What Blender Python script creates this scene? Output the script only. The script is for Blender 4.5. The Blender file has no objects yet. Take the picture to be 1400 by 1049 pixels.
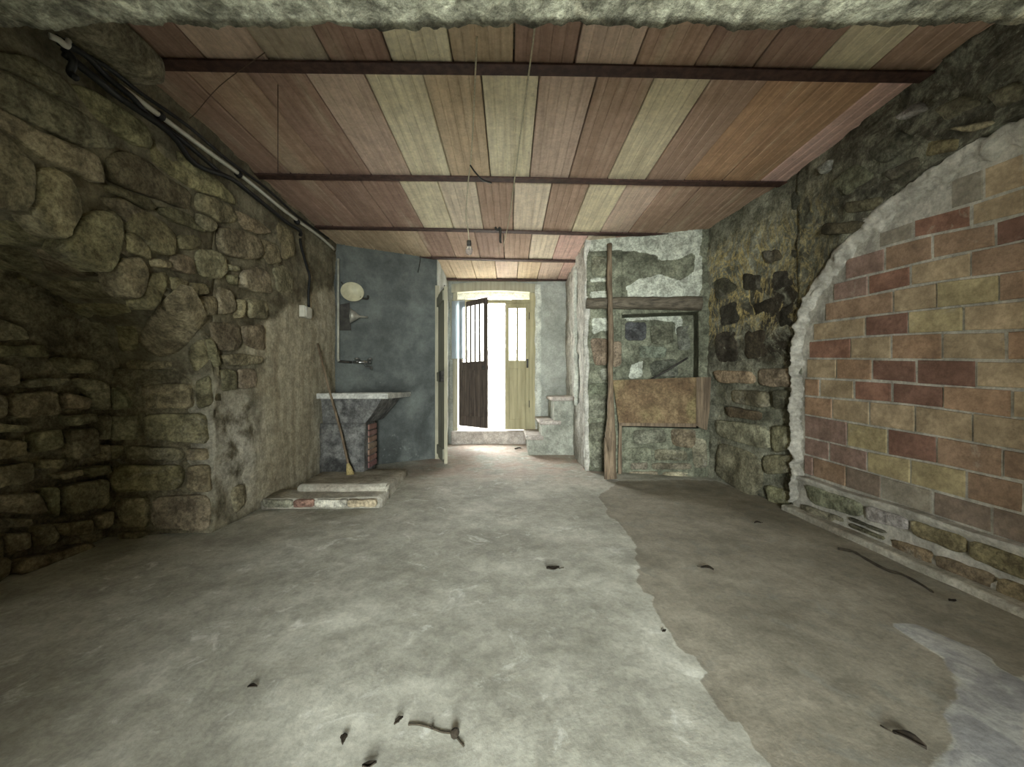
import bpy, bmesh, math, random
from mathutils import Vector, noise

# ------------------------------------------------------------------ camera, world, light, exposure
SC = bpy.context.scene
COL = SC.collection
F, CX, CY, H = 526.0, 697.0, 528.0, 0.95        # focal length in px, vanishing point, camera height (m)
cam_data = bpy.data.cameras.new('camera')
cam_data.sensor_width = 36.0
cam_data.lens = 36.0 * F / 1400.0
cam_data.shift_x = (700.0 - CX) / 1400.0
cam_data.shift_y = (CY - 524.5) / 1400.0
cam_data.clip_start = 0.02
cam = bpy.data.objects.new('camera', cam_data)
COL.objects.link(cam)
cam.location = (0, 0, H)
cam.rotation_euler = (math.pi / 2, 0, 0)
SC.camera = cam

SKY = 23.0
world = bpy.data.worlds.new('world')
SC.world = world
world.use_nodes = True
bg = world.node_tree.nodes['Background']
bg.inputs['Color'].default_value = (0.97, 1.0, 0.965, 1)
bg.inputs['Strength'].default_value = SKY


def portal(name, loc, rot, sx, sy):
    """area lamp used only as a sampling portal for the daylight coming in through an opening"""
    d = bpy.data.lights.new(name, 'AREA')
    d.shape = 'RECTANGLE'
    d.size, d.size_y = sx, sy
    d.cycles.is_portal = True
    o = bpy.data.objects.new(name, d)
    COL.objects.link(o)
    o.location = loc
    o.rotation_euler = rot
    return o


FDX0, FDX1, FDZ, FDY = -0.38, 0.85, 1.9, -2.8           # the unseen entrance behind the camera, narrowed to darken the room's sides
portal('entrance_sky_offscreen', ((FDX0 + FDX1) / 2, FDY - 0.02, FDZ / 2), (math.pi / 2, 0, 0), FDX1 - FDX0, FDZ)
portal('daylight_back_door', (-0.28, 6.62, 1.3), (math.pi / 2, 0, math.pi), 1.5, 2.5)

# light thrown in through the entrance by the sunlit street
sl = bpy.data.lights.new('entrance_daylight_offscreen', 'AREA')
sl.shape = 'RECTANGLE'
sl.size, sl.size_y = FDX1 - FDX0, FDZ
sl.energy = 430.0
sl.color = (0.93, 1.0, 0.95)
slo = bpy.data.objects.new('entrance_daylight_offscreen', sl)
COL.objects.link(slo)
slo.location = ((FDX0 + FDX1) / 2, FDY - 0.05, FDZ / 2)
slo.rotation_euler = (math.pi / 2, 0, 0)

vs = SC.view_settings
SC.display_settings.display_device = 'sRGB'
vs.view_transform = 'Standard'
vs.look = 'None'
vs.gamma = 1.0
vs.use_curve_mapping = False
vs.exposure = 0.2
SC.cycles.max_bounces = 10
SC.cycles.diffuse_bounces = 7
SC.cycles.caustics_reflective = False
SC.cycles.caustics_refractive = False
SC.cycles.sample_clamp_indirect = 6.0

CEIL = 2.62
R = random.Random(7)


# ------------------------------------------------------------------ small helpers
def lin(r, g, b):
    def f(c):
        c /= 255.0
        return c / 12.92 if c <= 0.04045 else ((c + 0.055) / 1.055) ** 2.4
    return (f(r), f(g), f(b))


def nz(x, y, z, s=1.0, o=3):
    return noise.fractal(Vector((x * s, y * s, z * s)), 1.0, 2.0, o)


def obj(name, bm, mat, parent=None, smooth=False, color=None, origin=None, loc=None):
    me = bpy.data.meshes.new(name)
    if isinstance(bm, tuple):
        vs_, fs_ = bm
        if origin is not None:
            vs_ = [(v[0] - origin[0], v[1] - origin[1], v[2] - origin[2]) for v in vs_]
        me.from_pydata(vs_, [], fs_)
    else:
        if origin is not None:
            bmesh.ops.translate(bm, verts=bm.verts, vec=(-origin[0], -origin[1], -origin[2]))
        bmesh.ops.recalc_face_normals(bm, faces=bm.faces)
        bm.to_mesh(me)
        bm.free()
    if smooth:
        me.polygons.foreach_set('use_smooth', [True] * len(me.polygons))
    if mat is not None:
        me.materials.append(mat)
    o = bpy.data.objects.new(name, me)
    COL.objects.link(o)
    if parent is not None:
        o.parent = parent
    if origin is not None:
        o.location = origin
    if loc is not None:
        o.location = loc
    if color is not None:
        o.color = (color[0], color[1], color[2], 1)
    return o


def tag(o, label=None, cat=None, group=None, kind=None):
    if label:
        o['label'] = label
    if cat:
        o['category'] = cat
    if group:
        o['group'] = group
    if kind:
        o['kind'] = kind
    return o


def thing(name, label, cat, loc=(0, 0, 0), rz=0.0, group=None):
    o = bpy.data.objects.new(name, None)
    o.empty_display_size = 0.05
    COL.objects.link(o)
    o.location = loc
    o.rotation_euler = (0, 0, rz)
    return tag(o, label, cat, group)


def box(bm, x0, x1, y0, y1, z0, z1, bev=0.0, seg=1):
    r = bmesh.ops.create_cube(bm, size=1.0)
    for v in r['verts']:
        v.co.x = x0 if v.co.x < 0 else x1
        v.co.y = y0 if v.co.y < 0 else y1
        v.co.z = z0 if v.co.z < 0 else z1
    if bev > 0:
        es = list({e for v in r['verts'] for e in v.link_edges})
        bmesh.ops.bevel(bm, geom=es, offset=bev, segments=seg, affect='EDGES', profile=0.5)
    return bm


def B(x0, x1, y0, y1, z0, z1, bev=0.0, seg=1):
    return box(bmesh.new(), x0, x1, y0, y1, z0, z1, bev, seg)


def prism(bm, poly, z0, z1):
    """vertical prism over an xy polygon"""
    a = [bm.verts.new((p[0], p[1], z0)) for p in poly]
    b = [bm.verts.new((p[0], p[1], z1)) for p in poly]
    n = len(poly)
    bm.faces.new(a[::-1])
    bm.faces.new(b)
    for i in range(n):
        bm.faces.new((a[i], a[(i + 1) % n], b[(i + 1) % n], b[i]))
    return bm


def tube(pts, r, sides=8, closed=False, caps=True):
    """tube along points; r is a number or a list"""
    pts = [Vector(p) for p in pts]
    n = len(pts)
    rr = r if isinstance(r, (list, tuple)) else [r] * n
    vs_, fs_ = [], []
    up = Vector((0, 0, 1))
    prev = None
    for i, p in enumerate(pts):
        d = (pts[min(i + 1, n - 1)] - pts[max(i - 1, 0)])
        d.normalize()
        if prev is None:
            a = d.cross(up) if abs(d.z) < 0.95 else d.cross(Vector((1, 0, 0)))
        else:
            a = prev - d * prev.dot(d)
        a.normalize()
        prev = a
        b = d.cross(a)
        for k in range(sides):
            t = 2 * math.pi * k / sides
            vs_.append(tuple(p + (a * math.cos(t) + b * math.sin(t)) * rr[i]))
    for i in range(n - 1):
        for k in range(sides):
            k2 = (k + 1) % sides
            fs_.append((i * sides + k, i * sides + k2, (i + 1) * sides + k2, (i + 1) * sides + k))
    if caps:
        fs_.append(tuple(range(sides))[::-1])
        fs_.append(tuple((n - 1) * sides + k for k in range(sides)))
    return vs_, fs_


def smooth_path(pts, n=6):
    """Catmull-Rom through points"""
    P = [Vector(p) for p in pts]
    out = []
    for i in range(len(P) - 1):
        p0, p1, p2, p3 = P[max(i - 1, 0)], P[i], P[i + 1], P[min(i + 2, len(P) - 1)]
        for k in range(n):
            t = k / n
            out.append(0.5 * ((2 * p1) + (p2 - p0) * t + (2 * p0 - 5 * p1 + 4 * p2 - p3) * t * t + (3 * p1 - p0 - 3 * p2 + p3) * t ** 3))
    out.append(P[-1])
    return out


def lathe(prof, sides=20):
    """prof: (radius, z) pairs around z"""
    vs_, fs_ = [], []
    for (r, z) in prof:
        for k in range(sides):
            t = 2 * math.pi * k / sides
            vs_.append((r * math.cos(t), r * math.sin(t), z))
    for i in range(len(prof) - 1):
        for k in range(sides):
            k2 = (k + 1) % sides
            fs_.append((i * sides + k, i * sides + k2, (i + 1) * sides + k2, (i + 1) * sides + k))
    fs_.append(tuple(range(sides))[::-1])
    fs_.append(tuple((len(prof) - 1) * sides + k for k in range(sides)))
    return vs_, fs_


# ------------------------------------------------------------------ materials
class NT:
    def __init__(self, name):
        self.m = bpy.data.materials.new(name)
        self.m.use_nodes = True
        self.t = self.m.node_tree
        self.b = self.t.nodes['Principled BSDF']
        self.b.inputs['Roughness'].default_value = 0.9
        self.b.inputs['Specular IOR Level'].default_value = 0.25
        self.pos = self.t.nodes.new('ShaderNodeNewGeometry').outputs['Position']

    def n(self, typ, **kw):
        nd = self.t.nodes.new(typ)
        for k, v in kw.items():
            setattr(nd, k, v)
        return nd

    def link(self, a, b):
        self.t.links.new(a, b)

    def setin(self, sock, v):
        if isinstance(v, bpy.types.NodeSocket):
            self.link(v, sock)
        elif isinstance(v, (tuple, list)) and len(v) == 3 and sock.type == 'RGBA':
            sock.default_value = (v[0], v[1], v[2], 1)
        else:
            sock.default_value = v

    def scale(self, s):
        nd = self.n('ShaderNodeVectorMath', operation='MULTIPLY')
        self.link(self.pos, nd.inputs[0])
        nd.inputs[1].default_value = s
        return nd.outputs[0]

    def noise(self, s, detail=5, rough=0.6, vec=None, dist=0.0):
        nd = self.n('ShaderNodeTexNoise')
        self.link(vec if vec is not None else self.pos, nd.inputs['Vector'])
        nd.inputs['Scale'].default_value = s
        nd.inputs['Detail'].default_value = detail
        nd.inputs['Roughness'].default_value = rough
        nd.inputs['Distortion'].default_value = dist
        return nd.outputs['Fac']

    def ramp(self, fac, a, b, lo=0.0, hi=1.0):
        nd = self.n('ShaderNodeMapRange')
        nd.interpolation_type = 'SMOOTHSTEP'
        self.link(fac, nd.inputs['Value'])
        nd.inputs['From Min'].default_value = a
        nd.inputs['From Max'].default_value = b
        nd.inputs['To Min'].default_value = lo
        nd.inputs['To Max'].default_value = hi
        return nd.outputs['Result']

    def mix(self, fac, a, b, mode='MIX'):
        nd = self.n('ShaderNodeMix', data_type='RGBA', blend_type=mode)
        self.setin(nd.inputs[0], fac)
        self.setin(nd.inputs[6], a)
        self.setin(nd.inputs[7], b)
        return nd.outputs[2]

    def math(self, op, a, b):
        nd = self.n('ShaderNodeMath', operation=op)
        self.setin(nd.inputs[0], a)
        self.setin(nd.inputs[1], b)
        return nd.outputs[0]

    def attr(self, name):
        nd = self.n('ShaderNodeAttribute')
        nd.attribute_name = name
        return nd.outputs['Fac']

    def objcol(self):
        return self.n('ShaderNodeObjectInfo').outputs['Color']

    def grain(self, c, amt=1.0, s=1.0):
        """pits, grains and pale specks of a rough mineral surface"""
        g1 = self.noise(11.0 * s, 9, 0.72, dist=0.4)
        g2 = self.noise(48.0 * s, 6, 0.75)
        g3 = self.noise(19.0 * s, 7, 0.7, dist=1.5)
        k = 0.42 * amt
        a = self.mix(self.ramp(g1, 0.36, 0.64), (1 - k, 1 - k * 1.02, 1 - k * 1.05), (1 + k * 0.8, 1 + k * 0.8, 1 + k * 0.78))
        c = self.mix(1.0, c, a, 'MULTIPLY')
        b = self.mix(self.ramp(g2, 0.34, 0.62), (1 - k, 1 - k, 1 - k), (1 + k * 0.5, 1 + k * 0.5, 1 + k * 0.5))
        c = self.mix(1.0, c, b, 'MULTIPLY')
        return self.mix(self.ramp(g3, 0.36, 0.30, 0, 0.55 * amt), c, self.mix(1.0, c, (0.35, 0.33, 0.30), 'MULTIPLY'))

    def base(self, c):
        self.setin(self.b.inputs['Base Color'], c)

    def bump(self, h, strength=0.5, dist=0.02, prev=None):
        nd = self.n('ShaderNodeBump')
        nd.inputs['Strength'].default_value = strength
        nd.inputs['Distance'].default_value = dist
        self.link(h, nd.inputs['Height'])
        if prev is not None:
            self.link(prev, nd.inputs['Normal'])
        self.link(nd.outputs[0], self.b.inputs['Normal'])
        return nd.outputs[0]

    def rough(self, v):
        self.setin(self.b.inputs['Roughness'], v)
        return self


def flat(name, c, rough=0.8, metal=0.0, var=0.25, s=30.0, bump=0.15):
    t = NT(name)
    f = t.noise(s, 5, 0.6)
    t.base(t.mix(t.ramp(f, 0.3, 0.75), tuple(x * (1 - var) for x in c), tuple(min(1, x * (1 + var)) for x in c)))
    t.rough(rough)
    t.b.inputs['Metallic'].default_value = metal
    t.bump(f, bump, 0.004)
    return t.m


def rock_mat(name, c=None, lime=0.35, dark=0.5, bump=0.7, limecol=(0.42, 0.41, 0.36), s=1.0):
    """stone: per-object colour (object colour) with mottling, dark grime, lime smears and a rough relief"""
    t = NT(name)
    col = t.objcol() if c is None else c
    n1 = t.noise(5.0 * s, 8, 0.65)
    n2 = t.noise(1.7 * s, 4, 0.6)
    n3 = t.noise(22.0 * s, 6, 0.7)
    n4 = t.noise(3.1 * s, 7, 0.7, dist=0.8)
    a = t.mix(t.ramp(n1, 0.3, 0.7), (0.55, 0.53, 0.50), (1.3, 1.3, 1.28))
    c1 = t.mix(1.0, col, a, 'MULTIPLY')
    c2 = t.mix(t.math('MULTIPLY', t.ramp(n2, 0.5, 0.7), dark), c1, t.mix(1.0, col, (0.35, 0.32, 0.27), 'MULTIPLY'))
    c3 = t.mix(t.math('MULTIPLY', t.ramp(n4, 0.55, 0.72), lime), c2, limecol)
    c4 = t.mix(t.ramp(n3, 0.35, 0.7, 0.0, 0.35), c3, t.mix(1.0, c3, (0.5, 0.48, 0.45), 'MULTIPLY'))
    t.base(t.grain(c4, 1.0))
    b1 = t.bump(n1, bump, 0.03)
    t.bump(n3, bump * 0.8, 0.012, b1)
    return t.m


M = {}
M['stone'] = rock_mat('rough_stone', lime=0.3, dark=0.55)
M['stone_soft'] = rock_mat('limewashed_stone', lime=0.5, dark=0.4, bump=0.5)
M['mortar'] = rock_mat('earth_mortar', lin(126, 120, 101), lime=0.4, dark=0.6, bump=0.9)


def plaster_left():
    t = NT('left_wall_render')
    m = t.attr('plaster')
    n1 = t.noise(4.0, 8, 0.65)
    n2 = t.noise(1.6, 6, 0.65, dist=0.6)
    n3 = t.noise(30, 6, 0.7)
    vec = t.scale((9, 9, 1.3))
    streak = t.noise(1.0, 6, 0.6, vec)
    mort = t.mix(t.ramp(n1, 0.3, 0.7), lin(84, 78, 62), lin(140, 134, 114))
    pl = t.mix(t.ramp(streak, 0.35, 0.68), lin(154, 146, 126), lin(184, 178, 158))
    pl = t.mix(t.ramp(n2, 0.55, 0.72, 0, 0.75), pl, lin(186, 182, 168))
    pl = t.mix(t.ramp(n1, 0.58, 0.75, 0, 0.5), pl, lin(122, 116, 98))
    c = t.mix(t.ramp(t.math('ADD', m, t.math('MULTIPLY', t.math('SUBTRACT', n1, 0.5), 0.9)), 0.35, 0.65), mort, pl)
    c = t.mix(t.math('MULTIPLY', t.attr('lime'), t.ramp(n1, 0.34, 0.56)), c, lin(206, 203, 192))
    t.base(t.grain(c, 0.6))
    b = t.bump(n1, 0.6, 0.03)
    t.bump(n3, 0.6, 0.01, b)
    return t.m


def plaster_right():
    t = NT('right_wall_render')
    n1 = t.noise(3.5, 8, 0.68)
    n2 = t.noise(4.5, 8, 0.7, dist=1.0)
    n3 = t.noise(30, 6, 0.75)
    yl = t.noise(4.2, 7, 0.7, t.scale((1, 1, 0.6)), dist=2.2)
    c = t.mix(t.ramp(n1, 0.32, 0.68), lin(96, 96, 82), lin(150, 150, 134))
    c = t.mix(t.math('MULTIPLY', t.attr('soot'), t.ramp(n2, 0.40, 0.54)), c, lin(58, 52, 42))
    band = t.math('SUBTRACT', 1.0, t.ramp(t.math('ABSOLUTE', t.math('SUBTRACT', yl, 0.5), 0.0), 0.0, 0.055))
    c = t.mix(t.math('MULTIPLY', t.attr('yellow'), band), c, lin(178, 162, 112))
    c = t.mix(t.math('MULTIPLY', t.ramp(n3, 0.60, 0.70), 0.7), c, lin(180, 178, 160))
    t.base(t.grain(c, 0.9))
    b = t.bump(n1, 0.7, 0.04)
    t.bump(n3, 0.8, 0.012, b)
    return t.m


def plaster(name, c0, c1, c2, s=3.0, bump=0.4, spot=0.5, streak=False, amt=0.55, coat=None):
    t = NT(name)
    n1 = t.noise(s, 8, 0.62)
    n2 = t.noise(s * 0.45, 5, 0.6, dist=0.5)
    n3 = t.noise(35, 6, 0.7)
    a = t.noise(1.2, 6, 0.6, t.scale((7, 7, 1.1))) if streak else n1
    c = t.mix(t.ramp(a, 0.3, 0.7), c0, c1)
    c = t.mix(t.ramp(n2, 0.5, 0.7, 0, spot), c, c2)
    c = t.mix(t.ramp(n3, 0.5, 0.8, 0, 0.3), c, c0)
    if coat:
        e = t.noise(16, 6, 0.7)
        w = t.ramp(t.math('ADD', t.attr('coat'), t.math('MULTIPLY', t.math('SUBTRACT', e, 0.5), 1.1)), 0.42, 0.60)
        c = t.mix(t.math('MULTIPLY', w, 0.9), c, coat)
    t.base(t.grain(c, amt))
    b = t.bump(n1, bump, 0.02)
    t.bump(n3, bump, 0.006, b)
    return t.m


def floor_mat():
    t = NT('worn_concrete_floor')
    p = t.attr('screed')
    n1 = t.noise(2.3, 8, 0.62)
    n2 = t.noise(0.9, 6, 0.65, dist=0.7)
    n3 = t.noise(14, 8, 0.7)
    n4 = t.noise(60, 5, 0.7)
    n5 = t.noise(5.5, 8, 0.68, dist=1.1)
    base = t.mix(t.ramp(n1, 0.3, 0.7), lin(150, 149, 138), lin(190, 189, 178))
    base = t.mix(t.ramp(n2, 0.42, 0.66, 0, 0.6), base, lin(138, 136, 124))
    base = t.mix(t.ramp(n5, 0.56, 0.68, 0, 0.6), base, lin(216, 217, 210))
    scr = t.mix(t.ramp(n1, 0.3, 0.7), lin(122, 117, 104), lin(150, 144, 130))
    scr = t.mix(t.ramp(n5, 0.52, 0.66, 0, 0.5), scr, lin(128, 128, 120))
    scr = t.mix(t.ramp(n3, 0.62, 0.74, 0, 0.35), scr, lin(172, 164, 150))
    edge = t.ramp(t.math('ADD', p, t.math('MULTIPLY', t.math('SUBTRACT', n3, 0.5), 0.7)), 0.42, 0.58)
    c = t.mix(edge, base, scr)
    bl = t.ramp(t.math('ADD', t.attr('pale'), t.math('MULTIPLY', t.math('SUBTRACT', n3, 0.5), 0.9)), 0.40, 0.62)
    c = t.mix(bl, c, t.mix(t.ramp(n5, 0.4, 0.62), lin(142, 142, 142), lin(176, 176, 172)))
    earth = t.math('MULTIPLY', t.attr('earth'), t.ramp(n1, 0.38, 0.58))
    c = t.mix(earth, c, lin(164, 148, 136))
    c = t.mix(t.ramp(n4, 0.62, 0.75, 0, 0.35), c, lin(96, 94, 86))
    t.base(t.grain(c, 0.34, 1.3))
    t.rough(0.82)
    b = t.bump(n3, 0.2, 0.010)
    t.bump(n4, 0.3, 0.003, b)
    return t.m


def tile_mat():
    t = NT('fired_clay_tile')
    col = t.objcol()
    st = t.noise(1.0, 6, 0.65, t.scale((26, 1.6, 26)))
    st2 = t.noise(1.0, 4, 0.6, t.scale((9, 0.9, 9)))
    n3 = t.noise(18, 6, 0.7)
    c = t.mix(t.ramp(st, 0.3, 0.7), t.mix(1.0, col, (0.80, 0.77, 0.75), 'MULTIPLY'), t.mix(1.0, col, (1.12, 1.12, 1.12), 'MULTIPLY'))
    c = t.mix(t.ramp(st2, 0.52, 0.7, 0, 0.35), c, lin(208, 194, 170))
    c = t.mix(t.ramp(n3, 0.58, 0.75, 0, 0.4), c, lin(112, 96, 84))
    t.base(t.grain(c, 0.25))
    t.rough(0.85)
    t.bump(st, 0.35, 0.008)
    return t.m


def brick_mat():
    t = NT('hollow_fired_brick')
    col = t.objcol()
    n1 = t.noise(7, 7, 0.65)
    n3 = t.noise(34, 6, 0.7)
    st = t.noise(1.0, 5, 0.6, t.scale((10, 2.2, 16)))
    c = t.mix(t.ramp(n1, 0.3, 0.7), t.mix(1.0, col, (0.74, 0.72, 0.70), 'MULTIPLY'), t.mix(1.0, col, (1.15, 1.15, 1.15), 'MULTIPLY'))
    c = t.mix(t.ramp(st, 0.6, 0.78, 0, 0.3), c, lin(170, 150, 124))
    sm = t.noise(6.5, 8, 0.7, dist=0.8)
    c = t.mix(t.ramp(sm, 0.60, 0.70, 0, 0.45), c, lin(176, 168, 152))
    c = t.mix(t.ramp(n3, 0.66, 0.78, 0, 0.5), c, lin(190, 184, 172))
    t.base(t.grain(c, 0.45))
    t.rough(0.85)
    b = t.bump(n1, 0.25, 0.01)
    t.bump(n3, 0.3, 0.004, b)
    return t.m


def wood_mat(name, c0, c1, axis=2, s=1.0):
    t = NT(name)
    sc = [38 * s] * 3
    sc[axis] = 2.4 * s
    g = t.noise(1.0, 7, 0.65, t.scale(tuple(sc)))
    n = t.noise(6 * s, 5, 0.6)
    c = t.mix(t.ramp(g, 0.3, 0.7), c0, c1)
    c = t.mix(t.ramp(n, 0.5, 0.75, 0, 0.4), c, tuple(x * 0.5 for x in c0))
    t.base(c)
    t.rough(0.8)
    t.bump(g, 0.35, 0.006)
    return t.m


def rust_board_mat():
    t = NT('rusty_stained_board')
    n1 = t.noise(5, 8, 0.65)
    n2 = t.noise(2.2, 6, 0.6, dist=0.8)
    n3 = t.noise(28, 6, 0.7)
    c = t.mix(t.ramp(n1, 0.3, 0.7), lin(92, 74, 56), lin(130, 112, 86))
    c = t.mix(t.ramp(n2, 0.50, 0.68, 0, 0.6), c, lin(134, 126, 90))
    c = t.mix(t.ramp(n3, 0.55, 0.7, 0, 0.5), c, lin(92, 70, 52))
    t.base(t.grain(c, 0.7))
    t.bump(n3, 0.3, 0.004)
    return t.m


M['left'] = plaster_left()
M['right'] = plaster_right()
M['grey_plaster'] = plaster('grey_cement_render', lin(76, 80, 79), lin(108, 113, 110), lin(60, 63, 62), 2.8, 0.3, 0.8, amt=0.22, coat=lin(122, 127, 124))
M['alcove'] = plaster('alcove_render', lin(86, 88, 75), lin(128, 130, 113), lin(70, 72, 60), 4.5, 0.6, 0.7, amt=0.9, coat=lin(182, 186, 174))
M['alcove_dark'] = M['alcove']
M['white_plaster'] = plaster('chalky_white_plaster', lin(176, 180, 172), lin(206, 209, 200), lin(156, 160, 150), 4.0, 0.35, 0.5)
M['passage'] = plaster('passage_render', lin(138, 141, 134), lin(166, 169, 162), lin(120, 122, 114), 3.0, 0.4, 0.5, amt=0.3)
M['pier_side'] = plaster('limed_pier_render', lin(150, 148, 140), lin(200, 198, 190), lin(118, 116, 106), 6.0, 0.8, 0.6, True)
M['lime'] = plaster('white_lime_mortar', lin(160, 157, 148), lin(196, 193, 184), lin(128, 126, 118), 7.0, 0.5, 0.6, amt=0.5)
M['floor'] = floor_mat()
M['tile'] = tile_mat()
M['brick'] = brick_mat()
M['lintel'] = rock_mat('rough_concrete_lintel', lin(150, 150, 134), lime=0.55, dark=0.5, bump=1.0, limecol=lin(206, 200, 174), s=2.2)
M['beam'] = flat('rusty_steel', lin(74, 54, 48), 0.75, 0.1, 0.4, 24)
M['ground'] = plaster('pale_paving', lin(196, 194, 188), lin(222, 220, 214), lin(150, 148, 144), 6, 0.3, 0.7)
M['house'] = plaster('white_house_render', lin(226, 224, 218), lin(240, 238, 232), lin(206, 204, 198), 2, 0.2, 0.4)
M['dark_wood'] = wood_mat('dark_stained_wood', lin(58, 50, 46), lin(92, 82, 74))
M['cream_wood'] = wood_mat('cream_painted_wood', lin(138, 132, 104), lin(166, 160, 130), s=0.5)
M['grey_wood'] = wood_mat('grey_green_painted_wood', lin(116, 116, 102), lin(144, 143, 127), s=0.5)
M['pale_edge'] = wood_mat('pale_painted_edge', lin(140, 136, 118), lin(168, 164, 144), s=0.5)
M['old_wood'] = wood_mat('weathered_pole_wood', lin(82, 70, 58), lin(134, 118, 98))
M['old_wood_x'] = wood_mat('weathered_beam_wood', lin(64, 58, 50), lin(112, 104, 90), axis=0)
M['board'] = rust_board_mat()
M['cement'] = plaster('sink_cement', lin(78, 78, 78), lin(124, 124, 122), lin(44, 44, 44), 7.0, 0.6, 0.9, amt=0.8)
M['sink_rim'] = plaster('worn_sink_rim', lin(168, 168, 163), lin(200, 200, 194), lin(130, 130, 126), 7.0, 0.3, 0.5)
M['black'] = flat('black_cable_rubber', (0.012, 0.012, 0.012), 0.55, 0, 0.3, 20, 0.1)
M['conduit'] = flat('white_pvc_conduit', lin(196, 194, 184), 0.45, 0, 0.1, 15, 0.05)
M['pipe'] = flat('painted_water_pipe', lin(160, 160, 148), 0.5, 0, 0.2, 15, 0.1)
M['box'] = flat('white_plastic', lin(206, 204, 192), 0.4, 0, 0.1, 20, 0.05)
M['metal'] = flat('tarnished_chrome', lin(150, 150, 148), 0.28, 0.9, 0.3, 40, 0.1)
M['tin'] = flat('dull_tin', lin(168, 166, 156), 0.4, 0.4, 0.2, 30, 0.1)
M['enamel'] = flat('beige_enamel', lin(186, 182, 156), 0.4, 0, 0.12, 18, 0.05)
M['soot'] = flat('sooty_sheet_metal', lin(60, 58, 54), 0.7, 0.1, 0.4, 18, 0.2)
M['debris'] = flat('dry_dark_leaf', lin(40, 34, 26), 0.9, 0, 0.4, 60, 0.3)
M['twig'] = flat('dry_twig_bark', lin(58, 52, 42), 0.9, 0, 0.3, 60, 0.3)
M['string'] = flat('jute_string', lin(190, 182, 158), 0.9, 0, 0.2, 60, 0.1)
M['wire'] = flat('brown_thin_wire', lin(96, 78, 64), 0.7, 0, 0.2, 40, 0.1)
M['bristle'] = flat('straw_bristle', lin(170, 154, 108), 0.9, 0, 0.3, 80, 0.3)
M['step'] = plaster('worn_stone_tread', lin(158, 150, 143), lin(186, 179, 172), lin(138, 131, 124), 7, 0.5, 0.5)
M['stair_side'] = plaster('stair_side_render', lin(130, 132, 123), lin(158, 160, 150), lin(112, 114, 104), 5, 0.6, 0.6)
M['slab'] = plaster('floor_slab_edge', lin(150, 146, 134), lin(186, 182, 170), lin(130, 118, 106), 5, 0.6, 0.5)


def glass_mat(name, col, rough, trans=1.0):
    t = NT(name)
    t.base(col)
    t.b.inputs['Transmission Weight'].default_value = trans
    t.b.inputs['Roughness'].default_value = rough
    t.b.inputs['IOR'].default_value = 1.15
    return t.m


M['frosted'] = glass_mat('frosted_blue_glass', (0.72, 0.84, 0.95), 0.55, 0.8)
M['bulb'] = glass_mat('clear_bulb_glass', (0.95, 0.95, 0.95), 0.05, 0.85)


# ------------------------------------------------------------------ pixels and planes
def ray(px, py):
    return Vector(((px - CX) / F, 1.0, -(py - CY) / F))


CAM = Vector((0, 0, H))


class Plane:
    """vertical wall plane through plan points a -> b; n points to the room"""
    def __init__(self, a, b, flip=False):
        self.o = Vector((a[0], a[1], 0))
        self.u = Vector((b[0] - a[0], b[1] - a[1], 0))
        self.len = self.u.length
        self.u.normalize()
        self.n = Vector((self.u.y, -self.u.x, 0))
        if flip:
            self.n = -self.n

    def hit(self, px, py):
        d = ray(px, py)
        t = (self.o - CAM).dot(self.n) / d.dot(self.n)
        return CAM + d * t

    def p(self, u, v, n=0.0):
        return self.o + self.u * u + Vector((0, 0, v)) + self.n * n

    def uv(self, P):
        return ((P - self.o).dot(self.u), P.z)


PL = Plane((-1.94, 2.51), (-2.03, 4.47))                  # left wall
PN = Plane((-2.5, -0.4), (-2.5, 2.45))                    # back of the left arch recess
PP = Plane((-2.52, 2.42), (-1.94, 2.53))                  # face of the left pier (faces the camera)
PG = Plane((-2.03, 4.47), (-0.95, 5.02))                  # grey wall behind the sink
PR = Plane((2.09, 4.08), (2.25, 2.98))                    # right wall, far part
PB = Plane((2.245, 3.0), (2.245, -1.0))                   # right wall, near part with the bricked arch
PA = Plane((0.87, 4.36), (2.10, 4.06))                    # alcove wall (faces the camera)
for P_ in (PL, PN, PP, PG, PR, PB, PA):
    if P_.n.dot(Vector((0, 2.0, 1)) - P_.p(P_.len / 2, 1)) < 0:
        P_.n = -P_.n


def floor_z(x, y):
    return max(0.0, (y - 4.6)) * 0.035


def floor_hit(px, py):
    d = ray(px, py)
    t = -H / d.z
    return CAM + d * t


# left arch (elliptical soffit): Y centre 1.2, half span 1.33, spring 1.0, rise .66
LA = (1.2, 1.33, 1.0, 0.66)
RA = (1.75, 1.25, 1.22, 0.90)


def arch_z(a, y):
    t = (y - a[0]) / a[1]
    return a[2] + a[3] * math.sqrt(max(0.0, 1 - t * t))


def soffit_hit(px, py):
    d = ray(px, py)
    lo, hi = 0.6, 2.9
    f = lambda t: (CAM + d * t).z - (arch_z(LA, (CAM + d * t).y) if (CAM + d * t).y < LA[0] + LA[1] else -9)
    n = 400
    prev = f(lo)
    for i in range(1, n + 1):
        t = lo + (hi - lo) * i / n
        c = f(t)
        if (prev < 0) != (c < 0):
            P = CAM + d * t
            return P
        prev = c
    return PP.hit(px, py)


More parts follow.
